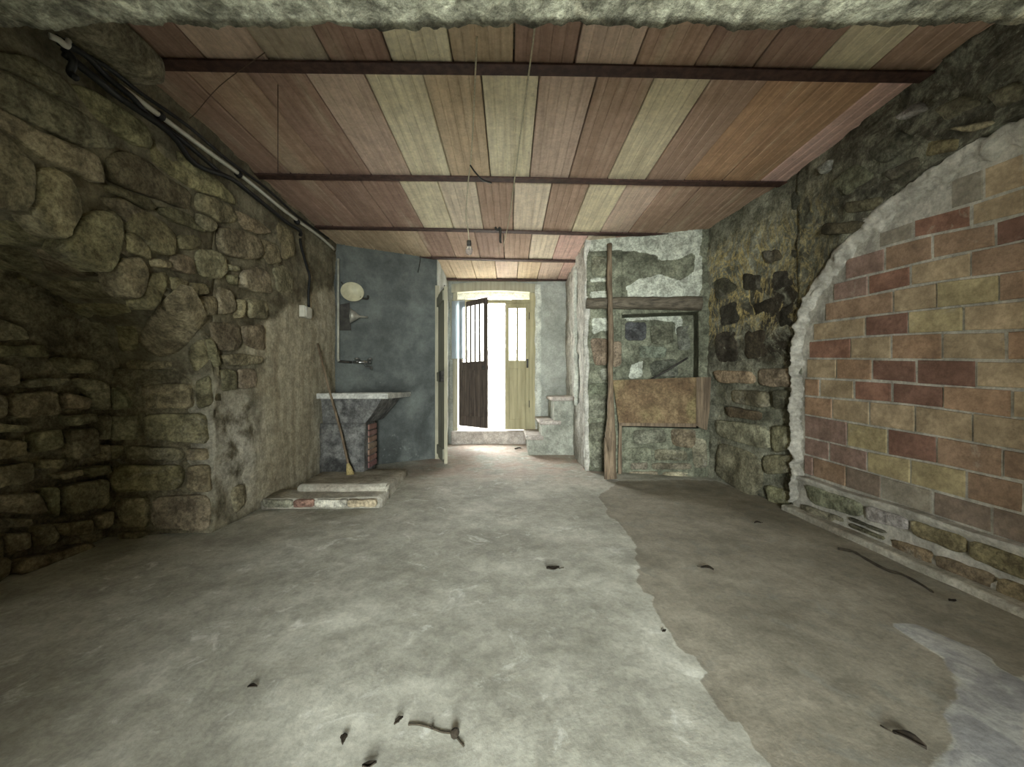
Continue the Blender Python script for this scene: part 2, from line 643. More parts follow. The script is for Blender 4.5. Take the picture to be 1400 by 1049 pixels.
# ------------------------------------------------------------------ stones and wall skins
def stone(pts, parent, name='stone', h=0.02, bulge=0.02, color=(0.2, 0.19, 0.15), mat=None, gap=0.006, rnd=0.010, N=26, seed=None, back=0.09, corner=1, toward=None, rag=1.0):
    """one stone: outline pts (3-D, near a plane), rounded edges, uneven face"""
    rr = random.Random(R.random() if seed is None else seed)
    P = [Vector(p) for p in pts]
    c = sum(P, Vector()) / len(P)
    nrm = Vector()
    for i in range(len(P)):
        a, b = P[i] - c, P[(i + 1) % len(P)] - c
        nrm += a.cross(b)
    nrm.normalize()
    view = toward if toward is not None else (Vector((0, 1.5, 1.0)) - c)
    if nrm.dot(view) < 0:
        nrm = -nrm
        P.reverse()
    for _ in range(corner):
        Q = []
        for i in range(len(P)):
            a, b = P[i], P[(i + 1) % len(P)]
            Q += [a * 0.88 + b * 0.12, a * 0.12 + b * 0.88]
        P = Q
    # resample
    L = [(P[(i + 1) % len(P)] - P[i]).length for i in range(len(P))]
    tot = sum(L)
    out, i, acc = [], 0, 0.0
    for k in range(N):
        s = tot * k / N
        while acc + L[i] < s:
            acc += L[i]
            i += 1
        out.append(P[i].lerp(P[(i + 1) % len(P)], (s - acc) / max(L[i], 1e-6)))
    size = tot / 6.0
    o3 = Vector((rr.uniform(-50, 50), rr.uniform(-50, 50), rr.uniform(-50, 50)))
    tx, ty = rr.uniform(-.05, .05), rr.uniform(-.05, .05)
    u = nrm.cross(Vector((0, 0, 1)))
    u = u.normalized() if u.length > 0.1 else Vector((1, 0, 0))
    v = nrm.cross(u)
    rings = [(1.0, -back, 0), (1.0, -0.012, 1), (0.995, h * 0.6, 1), (0.965, h, 1), (0.84, h + bulge * 0.45, 1), (0.62, h + bulge * 0.8, 1), (0.38, h + bulge, 1), (0.16, h + bulge, 1)]
    vs_, fs_ = [], []
    for ri, (s, d, j) in enumerate(rings):
        for k, q in enumerate(out):
            rel = q - c
            dist = rel.length
            sc = s - gap / max(dist, 0.02) if ri else s - gap / max(dist, 0.02)
            if 0.9 < s < 1.0:
                sc -= rnd * (1 - s) * 8 / max(dist, 0.05) * 0.3
            pt = c + rel * max(sc, 0.02)
            w = pt + o3
            inpl = noise.noise(w * 9.0) * 0.006 + noise.noise(w * 30.0) * 0.004
            pt = pt + rel.normalized() * inpl * rag * min(1.0, size / 0.10)
            dd = d
            if j and ri > 1:
                dd += (noise.noise(w * 6.0) * 0.008 + noise.noise(w * 17.0) * 0.006 + noise.noise(w * 43.0) * 0.004) * min(1.0, size / 0.12) + rel.dot(u) * tx + rel.dot(v) * ty
            vs_.append(tuple(pt + nrm * dd))
    vs_.append(tuple(c + nrm * (h + bulge)))
    nr = len(rings)
    for r_ in range(nr - 1):
        for k in range(N):
            k2 = (k + 1) % N
            fs_.append((r_ * N + k, r_ * N + k2, (r_ + 1) * N + k2, (r_ + 1) * N + k))
    for k in range(N):
        fs_.append(((nr - 1) * N + k, (nr - 1) * N + (k + 1) % N, nr * N))
    f = rr.uniform(0.82, 1.18)
    col = tuple(x * f * rr.uniform(0.95, 1.05) for x in color)
    return obj(name, (vs_, fs_), mat or M['stone'], parent, smooth=True, color=col, origin=tuple(c))


def skin(name, P, u0, u1, vlo, vhi, mat, off, res=0.035, parent=None, thick=0.22, attrs=None, kind='structure', side_wall=True):
    """uneven wall skin on plane P between heights vlo(u) and vhi(u), with thickness to the back"""
    nu = max(2, int(round((u1 - u0) / res)))
    hmax = max(vhi(u0), vhi(u1)) - min(vlo(u0), vlo(u1))
    nv = max(2, int(round(hmax / res)))
    vs_, fs_, vals = [], [], {k: [] for k in (attrs or {})}
    for i in range(nu + 1):
        u = u0 + (u1 - u0) * i / nu
        a, b = vlo(u), vhi(u)
        for j in range(nv + 1):
            v = a + (b - a) * j / nv
            p = P.p(u, v)
            vs_.append(tuple(p + P.n * off(u, v, p)))
            for k in vals:
                vals[k].append(attrs[k](u, v, p))
    nf = len(vs_)
    idx = lambda i, j: i * (nv + 1) + j
    for i in range(nu):
        for j in range(nv):
            fs_.append((idx(i, j), idx(i + 1, j), idx(i + 1, j + 1), idx(i, j + 1)))
    rim = [idx(i, 0) for i in range(nu + 1)] + [idx(nu, j) for j in range(1, nv + 1)] + [idx(i, nv) for i in range(nu - 1, -1, -1)] + [idx(0, j) for j in range(nv - 1, 0, -1)]
    bk = []
    for q in rim:
        w = Vector(vs_[q]) - P.n * thick
        bk.append(len(vs_))
        vs_.append(tuple(w))
    n = len(rim)
    for k in range(n):
        fs_.append((rim[k], bk[k], bk[(k + 1) % n], rim[(k + 1) % n]))
    # strip back between lower and upper rim so that the body is closed
    for i in range(nu):
        lo0, lo1 = bk[i], bk[i + 1]
        up0, up1 = bk[nu + nv + (nu - i)] if nu + nv + (nu - i) < n else bk[0], bk[nu + nv + (nu - i - 1)]
        fs_.append((lo0, up0, up1, lo1))
    o = obj(name, (vs_, fs_), mat, parent, smooth=False)
    me = o.data
    me.polygons.foreach_set('use_smooth', [k < nu * nv for k in range(len(me.polygons))])
    for k, vv in vals.items():
        at = me.attributes.new(k, 'FLOAT', 'POINT')
        at.data.foreach_set('value', vv + [vv[0]] * (len(vs_) - nf))
    bmt = bmesh.new()
    bmt.from_mesh(me)
    bmesh.ops.recalc_face_normals(bmt, faces=bmt.faces)
    bmt.to_mesh(me)
    bmt.free()
    if kind and parent is None:
        o['kind'] = kind
    return o


def sstep(a, b, x):
    t = min(1.0, max(0.0, (x - a) / (b - a)))
    return t * t * (3 - 2 * t)


def in_poly(x, y, poly):
    c = False
    n = len(poly)
    for i in range(n):
        x0, y0 = poly[i]
        x1, y1 = poly[(i + 1) % n]
        if (y0 > y) != (y1 > y) and x < (x1 - x0) * (y - y0) / (y1 - y0) + x0:
            c = not c
    return c


def proj(p):
    """world point -> pixel (only used to read positions off the photograph)"""
    return (CX + F * p[0] / p[1], CY - F * (p[2] - H) / p[1]) if p[1] > 0.05 else (-9999, -9999)


# ------------------------------------------------------------------ floor
SCREED = [(832, 700), (868, 738), (874, 790), (912, 850), (955, 905), (1000, 972), (1062, 1060), (1240, 1060), (1275, 1000), (1300, 950), (1304, 912), (1262, 882), (1212, 845),
          (1260, 850), (1330, 880), (1420, 930), (1420, 830), (1090, 692), (975, 655), (850, 655), (815, 676)]
PALE = [(1212, 845), (1262, 882), (1304, 912), (1300, 950), (1275, 1000), (1230, 1065), (1420, 1065), (1420, 930), (1330, 880), (1260, 850)]
scr_w = [tuple(floor_hit(*p)[:2]) for p in SCREED]
pale_w = [tuple(floor_hit(*p)[:2]) for p in PALE]


def soft(poly, x, y, r=0.035):
    s = 0
    for dx, dy in ((0, 0), (r, 0), (-r, 0), (0, r), (0, -r)):
        s += in_poly(x + dx, y + dy, poly)
    return s / 5.0


def floor_parts(x, y):
    wx, wy = x + 0.05 * nz(x, y, 3.1, 3.0), y + 0.05 * nz(x, y, 9.1, 3.0)
    s_ = soft(scr_w, wx, wy)
    p_ = soft(pale_w, wx, wy)
    return s_, p_, floor_z(x, y) + 0.010 * nz(x, y, 0, 1.3) + 0.003 * nz(x, y, 5, 9.0) - 0.006 * s_ - 0.012


def coat_of(P, polys, r=0.02):
    Q = [[P.uv(P.hit(*p)) for p in poly] for poly in polys]
    return lambda u, v, p: max(soft(q, u, v, r) for q in Q)


def make_floor():
    res = 0.035
    x0, x1, y0, y1 = -2.62, 2.40, FDY, 6.45
    nx, ny = int((x1 - x0) / res), int((y1 - y0) / res)
    vs_, fs_, a1, a2, a3 = [], [], [], [], []
    for j in range(ny + 1):
        y = y0 + (y1 - y0) * j / ny
        for i in range(nx + 1):
            x = x0 + (x1 - x0) * i / nx
            s, p, z = floor_parts(x, y)
            vs_.append((x, y, z))
            a1.append(s)
            a2.append(p)
            a3.append(max(0.0, sstep(3.4, 4.6, y) * (1 - sstep(0.9, 1.3, abs(x + 0.05)))))
    for j in range(ny):
        for i in range(nx):
            q = j * (nx + 1) + i
            fs_.append((q, q + 1, q + nx + 2, q + nx + 1))
    o = obj('floor', (vs_, fs_), M['floor'], smooth=True)
    for nm, a in (('screed', a1), ('pale', a2), ('earth', a3)):
        o.data.attributes.new(nm, 'FLOAT', 'POINT').data.foreach_set('value', a)
    return tag(o, 'worn grey concrete floor with a darker brown screed patch', kind='structure')


make_floor()

# ------------------------------------------------------------------ ceiling: steel beams and long clay tiles
ceiling = obj('ceiling', B(-2.65, 2.5, -1.45, 6.5, CEIL + 0.075, CEIL + 0.2), M['mortar'])
tag(ceiling, 'low ceiling of long fired clay tiles laid on thin steel beams', kind='structure')
BEAMS = [(0.98, 0.02), (2.0, 0.02), (3.07, 0.03), (4.10, 0.055), (5.02, 0.06), (5.96, 0.03)]


def beam_y(i, x):
    return BEAMS[i][0] + BEAMS[i][1] * x


for i, (yb, k) in enumerate(BEAMS):
    bm = bmesh.new()
    w = 0.036
    xs = [-2.2 + 4.5 * q / 12 for q in range(13)]
    if i >= 4:
        xs = [-1.35 + 2.45 * q / 8 for q in range(9)]
    prof = [(-w, -0.030), (w, -0.030), (w, -0.020), (0.006, -0.016), (0.006, 0.08), (-0.006, 0.08), (-0.006, -0.016), (-w, -0.020)]
    rows = []
    for x in xs:
        rows.append([bm.verts.new((x, yb + k * x + a, CEIL + b + 0.004 * math.sin(x * 2 + i))) for a, b in prof])
    for r0, r1 in zip(rows, rows[1:]):
        for q in range(8):
            bm.faces.new((r0[q], r0[(q + 1) % 8], r1[(q + 1) % 8], r1[q]))
    bm.faces.new(rows[0][::-1])
    bm.faces.new(rows[-1])
    obj('beam', bm, M['beam'], ceiling)

TC = {'c': lin(226, 217, 190), 'p': lin(204, 182, 166), 'r': lin(164, 137, 123), 'b': lin(176, 150, 132), 't': lin(196, 176, 150), 'o': lin(188, 154, 124), 'k': lin(216, 184, 174),
      'y': lin(222, 211, 182), 'w': lin(228, 214, 194), 'g': lin(180, 168, 150)}
BAYS = [(-1.40, 'rbrprbrbrbrbrbrbrb', -0.10), (0, 'rbrpgrctrpbrrcbbrr', 0.02), (1, 'rrbrpctcpbybookrbb'[:18], 0.158), (2, 'brrrrcwbwbypbbbwbr', 0.035), (3, 'ttttrbrbwkwkkkpbbb', -0.07), (4, 'tttttttptpkkkkpppp', -0.20)]


def tile_mesh(x0, x1, ya, yb):
    """one long tile with a shallow ribbed underside; ya/yb give its end lines"""
    prof = []
    ng = 5
    for g in range(ng + 1):
        c = x0 + (x1 - x0) * g / ng
        if g > 0:
            prof.append((c - 0.006, 0.0))
        if 0 < g < ng:
            prof.append((c, 0.004))
        if g < ng:
            prof.append((c + 0.006, 0.0))
    prof = [(x0, 0.006)] + prof[0:] + [(x1, 0.006)]
    prof += [(x1, 0.06), (x0, 0.06)]
    n = len(prof)
    vs_ = []
    for ye in (ya, yb):
        for (x, z) in prof:
            vs_.append((x, ye(x), CEIL - 0.012 + z))
    fs_ = [(q, (q + 1) % n, n + (q + 1) % n, n + q) for q in range(n)]
    fs_ += [tuple(range(n))[::-1], tuple(range(n, 2 * n))]
    return vs_, fs_


def bay(i, code, off, ya, yb, w=0.312):
    k0 = int(math.floor((-2.25 - off) / w))
    for q, ch in enumerate(code):
        x0 = off + (k0 + q) * w
        if i >= 3 and (x0 + w < (-1.95 if i == 3 else -1.2) or x0 > 1.2):
            continue
        if x0 > 2.35:
            continue
        f = R.uniform(0.92, 1.08)
        col = tuple(c * f for c in TC[ch])
        jit = R.uniform(-0.004, 0.004)
        a = tile_mesh(x0 + 0.004, x0 + w - 0.004, ya, yb)
        cx = (x0 + w / 2, (ya(x0) + yb(x0)) / 2, CEIL)
        o = obj('tile', a, M['tile'], ceiling, color=col, origin=cx)
        o.location.z += jit


for (i, code, off) in BAYS:
    if i == -1.40:
        bay(-1, code, off, lambda x: -1.4, lambda x: beam_y(0, x) - 0.012)
    else:
        if i < 5:
            bay(i, code, off, (lambda x, i=i: beam_y(i, x) + 0.012), (lambda x, i=i: beam_y(i + 1, x) - 0.012))
bay(5, 'tttttttptpkkkkpppp', -0.2, lambda x: beam_y(5, x) + 0.012, lambda x: 6.4)

# ------------------------------------------------------------------ left wall
LTOP = CEIL + 0.06


def l_y(p):
    return p[1]


def plaster_left_mask(u, v, p):
    x, y = proj(p)
    m = sstep(322, 378, x + 30 * nz(p[1], p[2], 1, 2.0)) * sstep(395, 455, y + 0.45 * (x - 380))
    return m


def lime_mask(u, v, p):
    x, y = proj(p)
    return math.exp(-((x - 322) / 32.0) ** 2 - ((y - 610) / 70.0) ** 2)


def left_off(u, v, p):
    m = plaster_left_mask(u, v, p)
    l = lime_mask(u, v, p)
    rough = 0.028 * nz(p[0], p[1], p[2], 3.2) + 0.012 * nz(p[0], p[1], p[2], 11.0)
    return (1 - m) * (-0.012 * (1 - 0.8 * l) + rough) + m * (0.002 + 0.3 * rough)


AT = {'plaster': plaster_left_mask, 'lime': lime_mask}
uy = lambda y: (y - PL.o.y) / PL.u.y                       # plane coordinate of a depth on the left wall
wall_left = skin('wall_left', PL, uy(2.53), PL.len + 0.05, lambda u: -0.02, lambda u: LTOP, M['left'], left_off, 0.03, attrs=AT, thick=0.5)
tag(wall_left, 'rough stone wall with an arched recess and a patch of beige plaster', kind='structure')
ay0, ay1 = LA[0] - LA[1], LA[0] + LA[1]
wl2 = skin('spandrel', PL, uy(ay0), uy(ay1), lambda u: arch_z(LA, PL.p(u, 0).y) - 0.005, lambda u: LTOP, M['left'], left_off, 0.03, attrs=AT, thick=0.58, parent=wall_left)
skin('near_pier', PL, uy(-1.4), uy(ay0), lambda u: -0.02, lambda u: LTOP, M['left'], left_off, 0.05, attrs=AT, thick=0.6, parent=wall_left)
rough_off = lambda u, v, p: -0.04 + 0.030 * nz(p[0], p[1], p[2], 3.5) + 0.012 * nz(p[0], p[1], p[2], 11.0)
skin('recess_back', PN, 0.25, PN.len + 0.1, lambda u: -0.02, lambda u: 1.75, M['mortar'], rough_off, 0.04, parent=wall_left)
skin('pier_face', PP, -0.05, PP.len - 0.015, lambda u: -0.02, lambda u: 1.06, M['mortar'], lambda u, v, p: -0.02 + 0.012 * nz(p[0], p[1], p[2], 6.0), 0.03, parent=wall_left)


def soffit_skin():
    vs_, fs_ = [], []
    na, nx = 60, 14
    for i in range(na + 1):
        t = math.pi * i / na
        y = LA[0] + LA[1] * math.cos(t)
        z = LA[2] + LA[3] * math.sin(t)
        for j in range(nx + 1):
            x = -2.60 + (0.69 - 0.02 + (PL.p(uy(y), 0).x + 1.94)) * j / nx
            w = 0.025 * nz(x, y, z, 4.0) + 0.01 * nz(x, y, z, 12.0) + 0.03
            vs_.append((x, y + w * math.cos(t), z + w * math.sin(t)))
    for i in range(na):
        for j in range(nx):
            q = i * (nx + 1) + j
            fs_.append((q, q + 1, q + nx + 2, q + nx + 1))
    return obj('arch_soffit', (vs_, fs_), M['mortar'], wall_left, smooth=True)


soffit_skin()

SG = lin(142, 137, 116)      # stone grey
S_L = {
    # outlines read off the photograph: surface -> list of (pixel outline, face height, tint)
    'L': [
        ([(-30, 84), (20, 105), (57, 125), (91, 143), (112, 155), (140, 180), (155, 198), (150, 203), (122, 203), (91, 192), (51, 173), (0, 146), (-30, 132)], .030, 1.0),
        ([(-30, 62), (0, 70), (40, 78), (78, 100), (92, 118), (110, 150), (91, 139), (57, 120), (20, 101), (-30, 80)], .016, .8),
        ([(95, 112), (130, 124), (165, 147), (200, 172), (205, 203), (185, 200), (160, 182), (135, 165), (118, 150)], .022, .9),
        ([(-30, 136), (0, 150), (50, 177), (91, 196), (120, 208), (130, 215), (140, 250), (125, 250), (99, 235), (60, 220), (34, 199), (0, 174), (-30, 160)], .036, 1.15),
        ([(-30, 166), (0, 180), (30, 205), (45, 226), (46, 250), (42, 280), (36, 288), (22, 290), (10, 287), (-30, 283)], .030, .95),
        ([(48, 230), (70, 228), (95, 245), (108, 270), (107, 290), (98, 305), (90, 327), (80, 328), (60, 312), (47, 295), (45, 283), (50, 265)], .050, 1.3),
        ([(98, 318), (107, 298), (125, 288), (150, 288), (163, 303), (165, 330), (155, 355), (150, 370), (140, 374), (110, 357), (85, 340), (90, 331)], .045, 1.25),
        ([(158, 362), (168, 352), (190, 350), (198, 375), (196, 395), (187, 408), (175, 405), (163, 390)], .035, 1.2),
        ([(170, 317), (185, 321), (203, 338), (207, 356), (195, 350), (175, 345)], .02, 1.05),
        ([(133, 268), (165, 270), (200, 290), (205, 315), (190, 314), (170, 302), (150, 285)], .02, 1.0),
        ([(145, 210), (170, 205), (205, 222), (235, 245), (262, 262), (262, 288), (235, 280), (205, 268), (175, 258), (150, 245)], .012, .85),
        ([(205, 178), (235, 200), (270, 225), (300, 248), (320, 272), (318, 280), (290, 268), (262, 258), (235, 240), (208, 218)], .014, .9),
        ([(140, 250), (175, 260), (205, 272), (215, 285), (200, 288), (165, 268), (140, 262)], .012, .9),
        ([(170, 292), (195, 287), (225, 305), (242, 325), (240, 335), (236, 350), (225, 349), (205, 343), (190, 325), (172, 315)], .034, 1.15),
        ([(217, 282), (235, 284), (260, 294), (266, 308), (281, 316), (283, 318), (265, 315), (235, 303), (220, 292)], .028, .95),
        ([(267, 290), (285, 298), (296, 307), (294, 314), (287, 318), (272, 313), (266, 305)], .034, 1.05),
        ([(266, 262), (290, 270), (320, 284), (328, 304), (300, 305), (285, 295), (268, 286)], .022, 1.0),
        ([(298, 310), (315, 311), (335, 318), (352, 325), (360, 348), (345, 356), (325, 354), (305, 347), (298, 330)], .050, 1.1),
        ([(243, 322), (262, 320), (276, 328), (274, 335), (262, 343), (247, 340)], .020, .9),
        ([(268, 342), (290, 341), (303, 350), (309, 370), (300, 382), (285, 382), (272, 376), (267, 362)], .044, 1.1),
        ([(239, 347), (250, 348), (262, 356), (265, 375), (252, 375), (238, 369), (234, 360)], .040, 1.1),
        ([(209, 353), (231, 356), (231, 367), (211, 365)], .04, 1.1),
        ([(205, 374), (229, 373), (226, 395), (215, 415), (203, 427), (194, 410), (196, 390)], .030, 1.0),
        ([(233, 377), (254, 384), (253, 401), (238, 397)], .026, 1.05),
        ([(258, 386), (280, 388), (286, 402), (268, 404), (258, 401)], .028, 1.0),
        ([(263, 407), (290, 405), (294, 411), (293, 431), (276, 433), (267, 420)], .036, 1.15),
        ([(297, 391), (317, 399), (321, 426), (298, 431), (296, 410)], .034, 1.05),
        ([(324, 409), (333, 410), (331, 435), (322, 435)], .04, 1.5),
        ([(338, 406), (364, 413), (365, 437), (341, 435)], .026, 1.0),
        ([(328, 372), (350, 363), (369, 375), (371, 401), (345, 399), (329, 392)], .042, 1.1),
        ([(310, 361), (327, 364), (325, 371), (312, 370)], .026, 1.15),
        ([(310, 375), (324, 376), (325, 391), (313, 387)], .02, 1.0),
        ([(285, 441), (324, 441), (329, 470), (320, 479), (299, 479), (290, 462)], .018, .9),
        ([(329, 446), (358, 444), (361, 479), (346, 477), (333, 471)], .036, 1.1),
        ([(303, 485), (330, 483), (359, 488), (359, 497), (325, 501), (306, 498)], .036, 1.25),
        ([(352, 324), (378, 335), (384, 360), (366, 361), (358, 345)], .016, 1.0),
        ([(375, 300), (400, 318), (404, 350), (388, 356), (380, 330)], .008, 1.0),
        ([(372, 366), (392, 362), (402, 382), (400, 402), (378, 400)], .010, 1.1),
        ([(320, 286), (350, 300), (372, 318), (350, 320), (330, 312)], .012, .95),
        ([(302, 505), (322, 506), (324, 532), (306, 536)], .016, 1.0), ([(326, 504), (348, 503), (350, 530), (328, 532)], .020, 1.05),
        ([(318, 668), (331, 660), (334, 690), (322, 704)], .02, 1.1),
        ([(300, 440), (300, 446), (296, 446), (296, 440)], .0, 1.0),
        ([(281, 462), (287, 466), (299, 500), (294, 503), (286, 484)], .050, 1.0),
    ],
    'S': [   # arch soffit
        ([(-10, 297), (20, 297), (48, 305), (75, 325), (80, 330), (40, 331), (-10, 328)], .03, .8),
        ([(48, 337), (75, 339), (110, 359), (138, 374), (125, 376), (80, 376), (62, 362)], .03, .9),
        ([(-10, 334), (38, 337), (58, 362), (62, 374), (30, 370), (-10, 366)], .03, .7),
        ([(62, 380), (120, 381), (150, 386), (163, 398), (158, 407), (100, 404), (72, 399)], .03, .9),
        ([(-10, 372), (30, 374), (58, 395), (66, 404), (30, 402), (-10, 400)], .025, .75),
        ([(-10, 406), (30, 406), (60, 413), (74, 424), (40, 440), (-10, 434)], .025, .8),
        ([(78, 410), (110, 411), (145, 412), (180, 413), (190, 424), (150, 433), (110, 431), (86, 424)], .03, .95),
        ([(80, 440), (112, 436), (150, 438), (158, 478), (120, 480), (92, 478)], .02, .7),
        ([(44, 446), (60, 440), (75, 455), (86, 478), (66, 482), (50, 466)], .03, .9),
        ([(156, 438), (189, 440), (192, 476), (168, 478)], .03, 1.0),
        ([(234, 399), (250, 404), (262, 420), (274, 447), (267, 458), (254, 474), (240, 484), (215, 486), (198, 474), (191, 460), (204, 436), (221, 413)], .045, 1.5),
        ([(133, 486), (168, 489), (172, 516), (136, 512)], .02, .75),
        ([(174, 491), (215, 493), (250, 492), (262, 513), (230, 519), (190, 521)], .03, 1.1),
        ([(258, 482), (266, 468), (277, 462), (288, 494), (270, 511), (262, 498)], .03, 1.15),
    ],
    'P': [   # pier face
        ([(152, 528), (172, 533), (180, 557), (155, 562)], .03, .85),
        ([(191, 527), (262, 523), (266, 559), (202, 560)], .03, 1.0),
        ([(268, 520), (288, 511), (293, 548), (287, 556), (270, 561)], .03, 1.1),
        ([(193, 567), (284, 563), (287, 607), (250, 605), (197, 600)], .04, 1.05),
        ([(153, 567), (187, 568), (189, 602), (154, 603)], .04, .9),
        ([(170, 609), (250, 612), (251, 630), (171, 628)], .03, .85),
        ([(254, 613), (286, 612), (287, 630), (256, 630)], .03, 1.0),
        ([(152, 608), (167, 609), (166, 628), (152, 628)], .04, .95),
        ([(152, 634), (249, 636), (251, 661), (241, 671), (154, 673)], .04, .85),
        ([(255, 636), (289, 634), (290, 673), (256, 671)], .03, .95),
        ([(157, 680), (203, 678), (202, 721), (168, 722)], .03, .85),
        ([(207, 678), (289, 676), (289, 727), (211, 722)], .03, .85),
        ([(160, 728), (200, 726), (198, 736), (164, 737)], .03, 1.0),
    ],
    'N': [   # recess back
        ([(-40, 420), (30, 448), (40, 466), (-40, 468)], .03, .9), ([(-40, 470), (60, 472), (64, 489), (-40, 488)], .05, .95),
        ([(72, 487), (120, 491), (127, 502), (118, 510), (90, 511)], .07, 1.05), ([(-40, 492), (25, 500), (22, 528), (-40, 532)], .05, 1.0),
        ([(28, 520), (60, 515), (94, 518), (80, 528), (32, 531)], .06, 1.1), ([(10, 537), (74, 533), (83, 568), (12, 573)], .04, .95),
        ([(84, 534), (122, 545), (121, 560), (90, 560)], .03, .9), ([(97, 516), (128, 518), (146, 527), (147, 561), (127, 558), (118, 540)], .05, .9),
        ([(88, 568), (125, 565), (129, 577), (93, 584)], .06, 1.1), ([(132, 566), (148, 567), (147, 602), (138, 602)], .04, .9),
        ([(91, 588), (131, 584), (134, 622), (96, 631)], .04, .95), ([(-40, 575), (40, 583), (38, 591), (-40, 594)], .05, .9),
        ([(41, 591), (81, 585), (84, 612), (43, 621)], .05, 1.0), ([(-40, 598), (33, 601), (35, 624), (-40, 636)], .04, .85),
        ([(-40, 541), (6, 538), (8, 573), (-40, 575)], .035, .9),
        ([(49, 629), (86, 627), (78, 642), (53, 641)], .04, 1.15), ([(73, 649), (107, 641), (109, 650), (79, 658)], .05, 1.1),
        ([(112, 640), (145, 635), (149, 647), (119, 654)], .05, 1.05), ([(83, 664), (149, 653), (147, 691), (87, 707)], .05, .95),
        ([(-40, 682), (47, 669), (63, 701), (40, 705), (-40, 700)], .05, 1.0), ([(54, 667), (77, 665), (79, 707), (68, 705)], .03, .8),
        ([(-40, 706), (40, 709), (42, 719), (-40, 728)], .05, .95), ([(2, 729), (36, 726), (37, 751), (2, 759)], .05, .95),
        ([(41, 723), (66, 714), (76, 733), (68, 744), (43, 749)], .06, 1.0), ([(71, 717), (123, 709), (121, 731), (82, 735)], .05, 1.0),
        ([(127, 706), (150, 697), (148, 719), (135, 725)], .06, 1.15), ([(18, 766), (121, 741), (131, 750), (78, 767), (10, 789)], .06, 1.0),
        ([(130, 610), (147, 607), (147, 630), (132, 632)], .04, 1.0), ([(-40, 640), (44, 630), (46, 660), (-40, 676)], .03, .85),
        ([(-40, 740), (0, 733), (0, 760), (12, 765), (6, 790), (-40, 815)], .05, .9),
    ],
}
HIT = {'L': PL.hit, 'S': soffit_hit, 'P': PP.hit, 'N': PN.hit}
for key, lst in S_L.items():
    for k, (poly, h, t) in enumerate(lst):
        if len(poly) == 4 and abs(poly[0][0] - poly[2][0]) < 6 and key == 'L':
            continue
        pts = [HIT[key](*p) for p in poly]
        tint = (1.0, R.uniform(0.96, 1.0), R.uniform(0.88, 0.98))
        if key in 'NSP':
            t = 1.2 if t >= 1.5 else R.uniform(0.92, 1.08)
        stone(pts, wall_left, 'stone', h * (0.5 if key == 'L' else 0.6), 0.008, tuple(SG[q] * t * tint[q] for q in range(3)), M['stone'], gap=0.001 if key in 'LS' else 0.004,
              rag=1.4, toward={'L': PL.n, 'S': None, 'P': PP.n, 'N': PN.n}[key])
# corbel stone under the ceiling by the near beam
stone([PL.p(uy(1.35), 2.42, .05), PL.p(uy(1.95), 2.46, .12), PL.p(uy(1.98), 2.6, .12), PL.p(uy(1.3), 2.62, .05)], wall_left, 'stone', .06, .05, SG, M['stone'], back=0.3, toward=PL.n)

# ------------------------------------------------------------------ right wall
wall_right = skin('wall_right', PR, -0.05, PR.len + 0.02, lambda u: -0.02, lambda u: LTOP, M['right'],
                  lambda u, v, p: 0.022 * nz(p[0], p[1], p[2], 3.0) + 0.012 * nz(p[0], p[1], p[2], 9.0) - 0.012 * (v < 1.05),
                  0.03, thick=0.3, attrs={'yellow': lambda u, v, p: sstep(1.30, 1.6, v) * (1 - sstep(2.2, 2.5, v)) * (1 - 0.4 * sstep(0.5, 1.1, u)), 'soot': lambda u, v, p: sstep(1.05, 1.2, v) * (1 - sstep(1.75, 2.05, v)) * (0.6 + 0.4 * sstep(0.3, 1.0, u))})
tag(wall_right, 'stained stone wall with an arch filled in with brickwork', kind='structure')
ub = lambda y: PB.o.y - y
RTAT = {'yellow': lambda u, v, p: 0.6 * (1 - sstep(0.0, 0.6, u)) * (1 - sstep(2.2, 2.5, v)), 'soot': lambda u, v, p: 0.25 + 0.5 * sstep(0.0, 0.8, u)}
r_off = lambda u, v, p: 0.03 * sstep(0.05, 0.5, u) + 0.030 * nz(p[0], p[1], p[2], 3.0) + 0.015 * nz(p[0], p[1], p[2], 9.0)
skin('arch_spandrel', PB, 0.0, 2.5, lambda u: arch_z(RA, PB.o.y - u) - 0.002, lambda u: LTOP, M['right'], r_off, 0.03, parent=wall_right, thick=0.3, attrs=RTAT)
skin('near_pier', PB, 2.5, 4.4, lambda u: -0.02, lambda u: LTOP, M['right'], r_off, 0.06, parent=wall_right, thick=0.3, attrs=RTAT)
skin('arch_infill', PB, -0.02, 2.52, lambda u: 0.20, lambda u: arch_z(RA, PB.o.y - u) + 0.03, M['lime'], lambda u, v, p: -0.002 + 0.004 * nz(p[0], p[1], p[2], 7.0), 0.05, parent=wall_right, thick=0.25)

# bricks of the infill: course lines and joints read off the photograph
LINES = [
    [(1249, 301), (1328, 279), (1400, 255)], [(1199, 341), (1254, 325), (1361, 304), (1400, 293)], [(1155, 384), (1210, 371), (1274, 355), (1359, 338), (1400, 330)],
    [(1139, 412), (1187, 404), (1247, 391), (1329, 379), (1400, 371)], [(1121, 441), (1185, 433), (1242, 426), (1320, 418), (1366, 413), (1400, 410)],
    [(1117, 466), (1183, 460), (1242, 457), (1320, 453.6), (1400, 452)], [(1110, 490), (1194, 491), (1286, 492), (1400, 494)],
    [(1105, 517), (1194, 520.6), (1286, 527.5), (1400, 534)], [(1104, 542), (1190, 549), (1251, 554), (1400, 574)],
    [(1103, 567.5), (1183, 581), (1283.6, 597), (1400, 618)], [(1100, 597), (1190, 618), (1279, 634), (1400, 660)],
    [(1096, 620), (1185, 645), (1245, 662), (1373, 697)], [(1091, 645), (1183, 675), (1263, 701), (1400, 745)]]
ZL = []
